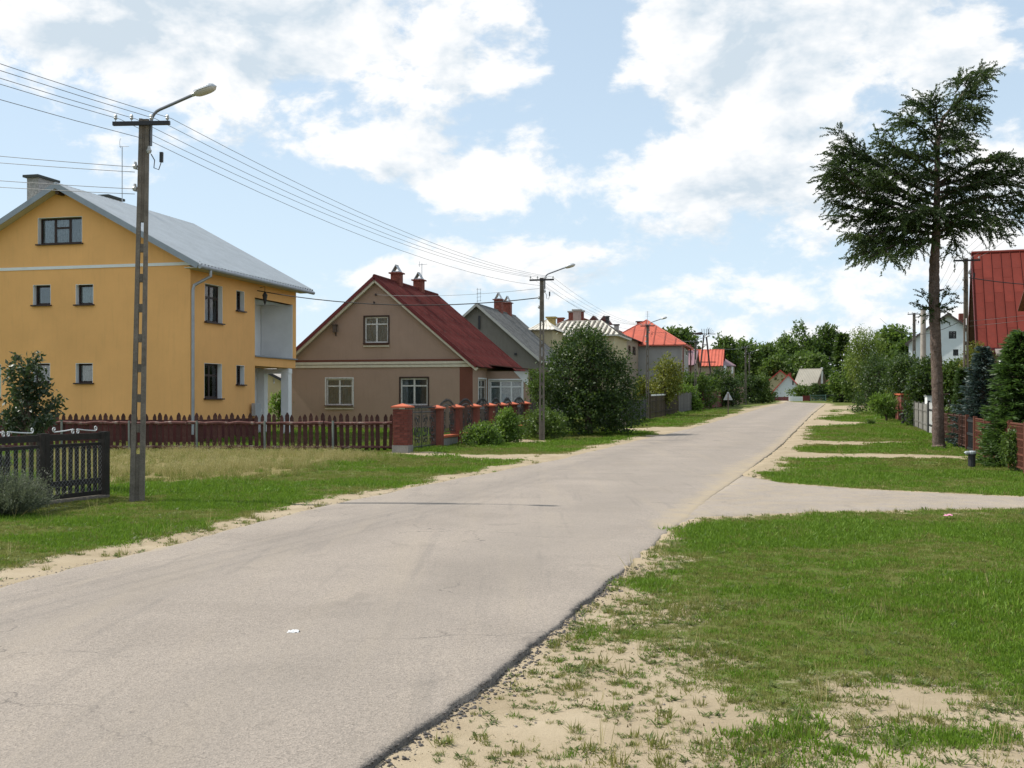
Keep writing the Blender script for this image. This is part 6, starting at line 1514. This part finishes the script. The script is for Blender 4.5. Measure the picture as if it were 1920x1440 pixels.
tree('hedge_shrub', 'second trimmed dark shrub right of the green gate', 1546, 718, 750, 11, 176, .25, 1500, 'deep', 'shrub', 'low shrubs at the end of the road', 5, False, parts=SH, conic=.5)

# ------------------------------------------------------------------ right side shrubs
for q in ((1650, 655, 770, 50, 84, 'deep', 'big dark shrub at the left end of the right hand gardens'), (1700, 652, 775, 48, 70, 'deep', 'dense dark shrub under the far right pole'), (1745, 660, 790, 42, 58, 'deep', 'dark shrub filling in behind the larch trunk'), (1790, 668, 760, 26, 52, 'mid', 'shrub between larch trunk and concrete pole'), (1868, 690, 800, 36, 46, 'deep', 'dark shrub behind the blue spruce')):
    tree('dark_shrub', q[6], q[0], q[1], q[2], q[3], q[4], .15, 14000, q[5], 'shrub', 'dark shrubs of the right hand gardens', 12, True, .55, parts=SH, clump=.2, fr=(.36, .58), skirt=.9)
tree('golden_shrub', 'yellowish shrub against the red roofed house', 1828, 636, 720, 24, 47, .10, 4200, 'yellow', 'shrub', None, 9, True, .4, parts=SH, clump=.14, gap=.12)
tree('sumac', 'light green feathery sumac beside the red brick gate pillars', 1662, 738, 783, 26, 66, .24, 1600, 'light', 'shrub', None, 8, False, .25, droop=.4, parts=SH, clump=.16)
tree('sumac', 'yellowish sumac tuft above the red brick gate pillars', 1676, 730, 760, 14, 72, .26, 700, 'yellow', 'shrub', None, 5, False, .25, droop=.4, parts=SH, clump=.16)
tree('fence_creeper', 'green creeper spilling through the rusty mesh fence', 1868, 800, 885, 24, 29, .08, 3600, 'mid', 'shrub', None, 8, False, .5, parts=SH, clump=.1)
tree('fence_creeper', 'bushy growth at the foot of the rusty mesh fence by the right edge', 1905, 800, 900, 24, 25.3, .07, 3600, 'mid', 'shrub', None, 8, False, .5, parts=SH, clump=.1)
tree('sapling', 'tiny sapling alone on the right lawn', 1632, 790, 803, 7, 60, .10, 120, 'mid', 'plant', None, 3, True, .3, parts=SH)

# ------------------------------------------------------------------ grass and weeds
def gmat(name, dark, mid, light, tr=.3):
    return leaf_mat(name, dark, mid, light, tr, .55, .25)
GR = [gmat('turf_blades', (.046, .088, .006), (.108, .192, .016), (.190, .285, .036)), gmat('olive_blades', (.076, .084, .016), (.168, .176, .042), (.28, .27, .09)),
      gmat('straw_blades', (.15, .125, .045), (.31, .26, .11), (.48, .41, .21), .28), gmat('weed_leaves', (.042, .062, .014), (.105, .138, .034), (.19, .22, .07)), gmat('dry_leaves', (.05, .036, .02), (.11, .08, .045), (.19, .15, .09))]
src = bpy.data.collections.new('grass_sources')
def clump_obj(name, V, Q, tone, m):
    me = mesh_np(name, V, Q, m, tone); o = bpy.data.objects.new(name, me); src.objects.link(o); return o
def blades(n, rad, h, w, lean, g):
    a = g.uniform(0, 2 * math.pi, n); rr = rad * np.sqrt(g.random(n)); b = np.stack([np.cos(a) * rr, np.sin(a) * rr, np.full(n, -.01)], 1)
    la = g.uniform(0, 2 * math.pi, n); le = np.abs(g.normal(0, lean, n)); d = np.stack([np.cos(la) * le, np.sin(la) * le, np.ones(n)], 1)
    ln = h * g.uniform(.5, 1.25, n); V, Q = rhombs(b, d, ln, w, 0); return V, Q, np.clip(g.normal(.5, .2, n), 0, 1)
g = np.random.default_rng(77); KINDS = []
for i in range(4): KINDS.append(clump_obj('a%02d_turf' % i, *blades(52, .11, .030 + .006 * i, .0075, .75, g), GR[0]))
for i in range(3): KINDS.append(clump_obj('b%02d_olive' % i, *blades(44, .11, .032 + .008 * i, .006, .85, g), GR[1]))
for i in range(3):                                                     # tall dry meadow grass with seed heads
    V, Q, t = blades(22, .18, .24 + .06 * i, .006, .30, g); tips = V.reshape(-1, 4, 3)[:, 2]; V2, Q2 = rhombs(tips, g.normal(0, .5, (len(tips), 3)) + np.array([0, 0, 1]), .05, .011)
    KINDS.append(clump_obj('c%02d_straw' % i, np.concatenate([V, V2]), np.concatenate([Q, Q2 + len(V)]), np.concatenate([t, np.clip(t + .2, 0, 1)]), GR[2]))
for i in range(3):                                                     # broad-leaved rosettes on the sand
    n = 11 + 3 * i; a = g.uniform(0, 2 * math.pi, n); d = np.stack([np.cos(a), np.sin(a), g.uniform(.1, .9, n)], 1); b = np.zeros((n, 3)); b[:, :2] = g.normal(0, .018, (n, 2)); V, Q = rhombs(b, d, g.uniform(.022, .060, n), g.uniform(.007, .014, n), .2, np.stack([-np.sin(a), np.cos(a), 0 * a], 1))
    KINDS.append(clump_obj('d%02d_weed' % i, V, Q, np.clip(g.normal(.5, .22, n), 0, 1), GR[3]))
for i in range(3): KINDS.append(clump_obj('e%02d_tuft' % i, *blades(40, .045, .05 + .015 * i, .005, .8, g), GR[1 if i else 0]))
for i in range(2): KINDS.append(clump_obj('f%02d_litter' % i, *blades(9, .06, .03, .010, 2.2, g), GR[4]))
for i in range(2): KINDS.append(clump_obj('g%02d_wide_turf' % i, *blades(140, .34, .055, .016, .7, g), GR[0]))
for i in range(2): KINDS.append(clump_obj('h%02d_wide_olive' % i, *blades(130, .34, .055, .016, .8, g), GR[1]))
pm = mat('pebbles', (.24, .21, .18), .9, .35, 60, .2, rnd=.4); pa = mat('asphalt_crumbs', (.10, .09, .082), .95, .3, 80, .2, rnd=.4)
for i, (m_, nm) in enumerate(((pm, 'i00_pebble'), (pm, 'i01_pebble'), (pa, 'j00_crumb'), (pa, 'j01_crumb'))):
    bm = bmesh.new(); bmesh.ops.create_icosphere(bm, subdivisions=1, radius=.012)
    for v in bm.verts: v.co = Vector((v.co.x * g.uniform(.7, 1.3), v.co.y * g.uniform(.7, 1.3), v.co.z * g.uniform(.4, .8) + .003))
    me = bpy.data.meshes.new(nm); bm.to_mesh(me); bm.free(); me.materials.append(m_); o = bpy.data.objects.new(nm, me); src.objects.link(o); KINDS.append(o)
for i in range(2):                                                     # thin dry stalks
    V, Q, t = blades(7, .05, .16 + .05 * i, .0035, .9, g); KINDS.append(clump_obj('k%02d_stalk' % i, V, Q, t, GR[2]))
KI = {'pebble': (22, 24), 'crumb': (24, 26), 'stalk': (26, 28), 'turf': (0, 4), 'olive': (4, 7), 'straw': (7, 10), 'weed': (10, 13), 'tuft': (13, 16), 'litter': (16, 18), 'wturf': (18, 20), 'wolive': (20, 22)}
def scatter(name, label, pts, kinds, scales):
    """points mesh whose vertices carry clump index, spin and scale; geometry nodes set the clumps on it"""
    n = len(pts); me = bpy.data.meshes.new(name); me.vertices.add(n); me.vertices.foreach_set('co', np.asarray(pts, np.float32).ravel())
    a = me.attributes.new('pick', 'INT', 'POINT'); a.data.foreach_set('value', np.asarray(kinds, np.int32))
    a = me.attributes.new('size', 'FLOAT', 'POINT'); a.data.foreach_set('value', np.asarray(scales, np.float32))
    rot = np.zeros((n, 3), np.float32); rot[:, 2] = g.uniform(0, 6.28, n); rot[:, :2] = g.normal(0, .08, (n, 2))
    a = me.attributes.new('spin', 'FLOAT_VECTOR', 'POINT'); a.data.foreach_set('vector', rot.ravel())
    o = link(name, me); tag(o, label, 'grass', kind='stuff')
    ng = bpy.data.node_groups.new(name + '_nodes', 'GeometryNodeTree'); ng.interface.new_socket('Geometry', in_out='INPUT', socket_type='NodeSocketGeometry'); ng.interface.new_socket('Geometry', in_out='OUTPUT', socket_type='NodeSocketGeometry')
    N = ng.nodes.new; gi, go = N('NodeGroupInput'), N('NodeGroupOutput'); ci = N('GeometryNodeCollectionInfo'); ci.inputs['Collection'].default_value = src; ci.inputs['Separate Children'].default_value = True; ci.inputs['Reset Children'].default_value = True
    ip = N('GeometryNodeInstanceOnPoints'); ip.inputs['Pick Instance'].default_value = True; Lk = ng.links.new
    def attr(nm, ty):
        q = N('GeometryNodeInputNamedAttribute'); q.data_type = ty; q.inputs['Name'].default_value = nm; return next(s for s in q.outputs if s.enabled and s.name == 'Attribute')
    Lk(gi.outputs[0], ip.inputs['Points']); Lk(ci.outputs[0], ip.inputs['Instance']); Lk(attr('pick', 'INT'), ip.inputs['Instance Index']); Lk(attr('spin', 'FLOAT_VECTOR'), ip.inputs['Rotation']); Lk(attr('size', 'FLOAT'), ip.inputs['Scale']); Lk(ip.outputs[0], go.inputs[0])
    md = o.modifiers.new('scatter', 'NODES'); md.node_group = ng; return o
from bisect import bisect
def gz(x, y):
    """height of the ground sheet under points"""
    xi = np.clip(np.searchsorted(gxs, x) - 1, 0, nx - 2); yi = np.clip(np.searchsorted(gys, y) - 1, 0, ny - 2)
    fx = (x - gxs[xi]) / (gxs[xi + 1] - gxs[xi]); fy = (y - gys[yi]) / (gys[yi + 1] - gys[yi])
    return GZ[yi, xi] * (1 - fx) * (1 - fy) + GZ[yi, xi + 1] * fx * (1 - fy) + GZ[yi + 1, xi] * (1 - fx) * fy + GZ[yi + 1, xi + 1] * fx * fy
def pick(k, n): a, b = KI[k]; return g.integers(a, b, n)
def band(y0, y1, dens, margin=1.5):
    """random ground points inside the photographed wedge between two distances"""
    hw = .47 * y1 + margin; n = int(2 * hw * (y1 - y0) * dens); x = g.uniform(-hw, hw, n); y = g.uniform(y0, y1, n); k = np.abs(x) < .47 * y + margin; return x[k], y[k]
allp, allk, alls = [], [], []
weedp, weedk, weeds = [], [], []
dryp, dryk, drys = [], [], []
for y0, y1, dens, sc_, wide in ((3.6, 8, 260, .92, 0), (8, 13, 190, 1.0, 0), (13, 19, 120, 1.2, 0), (19, 27, 60, 1.5, 0), (27, 40, 17, 1.0, 1), (40, 62, 6.5, 1.25, 1), (62, 100, 2.2, 1.6, 1)):
    x, y = band(y0, y1, dens); c = cover(x, y); inr = (x > XL(y) - .02) & (x < XR(y) + .02)
    d = sdist(x, y, DRY) if y1 > 15 and y0 < 45 else np.full(len(x), 9.)
    keep = (g.random(len(x)) < sstep(c + g.normal(0, .10, len(x)), .38, .80)) & ~inr & (d > -.2 + .4 * g.normal(size=len(x)))
    x, y, c = x[keep], y[keep], c[keep]
    lush = vnoise(x, y, 2.2, 51) + .35 * (vnoise(x, y, .5, 52) - .5) + .22 * (c - .8) + np.where((x > XR(y)) & (y < 16), .04, -.06)
    ol = g.random(len(x)) < sstep(lush, .56, .40) * np.where(x > XR(y), .62, .85) + .07
    k = np.where(ol, pick('wolive' if wide else 'olive', len(x)), pick('wturf' if wide else 'turf', len(x)))
    s = sc_ * g.uniform(.75, 1.25, len(x)) * (.75 + .5 * sstep(lush, .4, .7))
    allp.append(np.stack([x, y, gz(x, y)], 1)); allk.append(k); alls.append(s)
# sparse weeds, tufts and dead leaves on the sandy ground
for y0, y1, dens, sc_ in ((3.6, 9, 620, .85), (9, 15, 320, 1.0), (15, 26, 60, 1.3), (26, 45, 6, 1.7)):
    x, y = band(y0, y1, dens, .8); c = cover(x, y); inr = (x > XL(y) - .05) & (x < XR(y) + .06); cl = vnoise(x, y, .55, 61)
    w = np.where(c > .75, .10, np.clip(.05 + 1.3 * (cl - .44) + c * .95, .02, 1)); tr = (x > TX0) & (y > yn_safe(x)) & (y < YF(x))
    keep = (g.random(len(x)) < w) & ~inr & ~tr; x, y, c = x[keep], y[keep], c[keep]; n = len(x); u = g.random(n)
    k = np.where(u < .55, pick('weed', n), np.where(u < .74, pick('tuft', n), np.where(u < .90, pick('litter', n), np.where(u < .97, pick('olive', n), pick('stalk', n)))))
    weedp.append(np.stack([x, y, gz(x, y)], 1)); weedk.append(k); weeds.append(sc_ * (.45 + .9 * g.random(n) ** 2.2))
x = g.uniform(-19, -2.5, 26000); y = g.uniform(19, 36, 26000); d = sdist(x, y, DRY) + (vnoise(x, y, .8, 71) - .5) * 1.5
keep = (d < .1) & (g.random(len(x)) < .25 + .9 * (vnoise(x, y, 1.1, 73) - .25)); x, y, d = x[keep], y[keep], d[keep]; n = len(x); gr = g.random(n) < .40
dryp.append(np.stack([x, y, gz(x, y)], 1)); dryk.append(np.where(gr, pick('tuft', n), pick('straw', n))); drys.append(np.where(gr, 1.8, g.uniform(.35, 1.0, n) * (.35 + .85 * vnoise(x, y, 1.6, 74)) * (.40 + .55 * sstep(-d, 0, 1.2))))
C_ = np.concatenate
# pebbles on the sand and crumbs along the broken asphalt edge
x, y = band(3.6, 14, 60, .5); k_ = (x > XR(y) + .02) & (cover(x, y) < .6) & (g.random(len(x)) < vnoise(x, y, .7, 81) * .7); x, y = x[k_], y[k_]; n1_ = len(x)
y2 = 3.8 + 7.0 * g.random(2600) ** 1.3; x2 = XR(y2) + np.abs(g.normal(0, .07, 2600)) - .015; y3 = g.uniform(4, 30, 1500); x3 = XL(y3) - np.abs(g.normal(0, .10, 1500)) + .02
px_ = C_([x, x2, x3]); py_ = C_([y, y2, y3]); pz_ = gz(px_, py_); inr_ = (px_ < XR(py_)) & (px_ > XL(py_)); pz_ = np.where(inr_, zg(py_) + .014, pz_)
gk = scatter('gravel', 'loose pebbles and asphalt crumbs along the road edge', np.stack([px_, py_, pz_], 1), C_([pick('pebble', n1_), pick('crumb', 2600), pick('pebble', 1500)]), C_([.2 + .7 * g.random(n1_) ** 3, .2 + .9 * g.random(2600) ** 2.5, .3 + .6 * g.random(1500) ** 2]))
gk['category'] = 'gravel'
scatter('grass', 'short green lawn grass of the verges', C_(allp), C_(allk), C_(alls))
scatter('weeds', 'scattered weeds and tufts on the bare sandy edge', C_(weedp), C_(weedk), C_(weeds))
scatter('dry_grass', 'tall straw coloured grass before the picket fence', C_(dryp), C_(dryk), C_(drys))
print('clumps', sum(map(len, allk)), sum(map(len, weedk)), sum(map(len, dryk)))
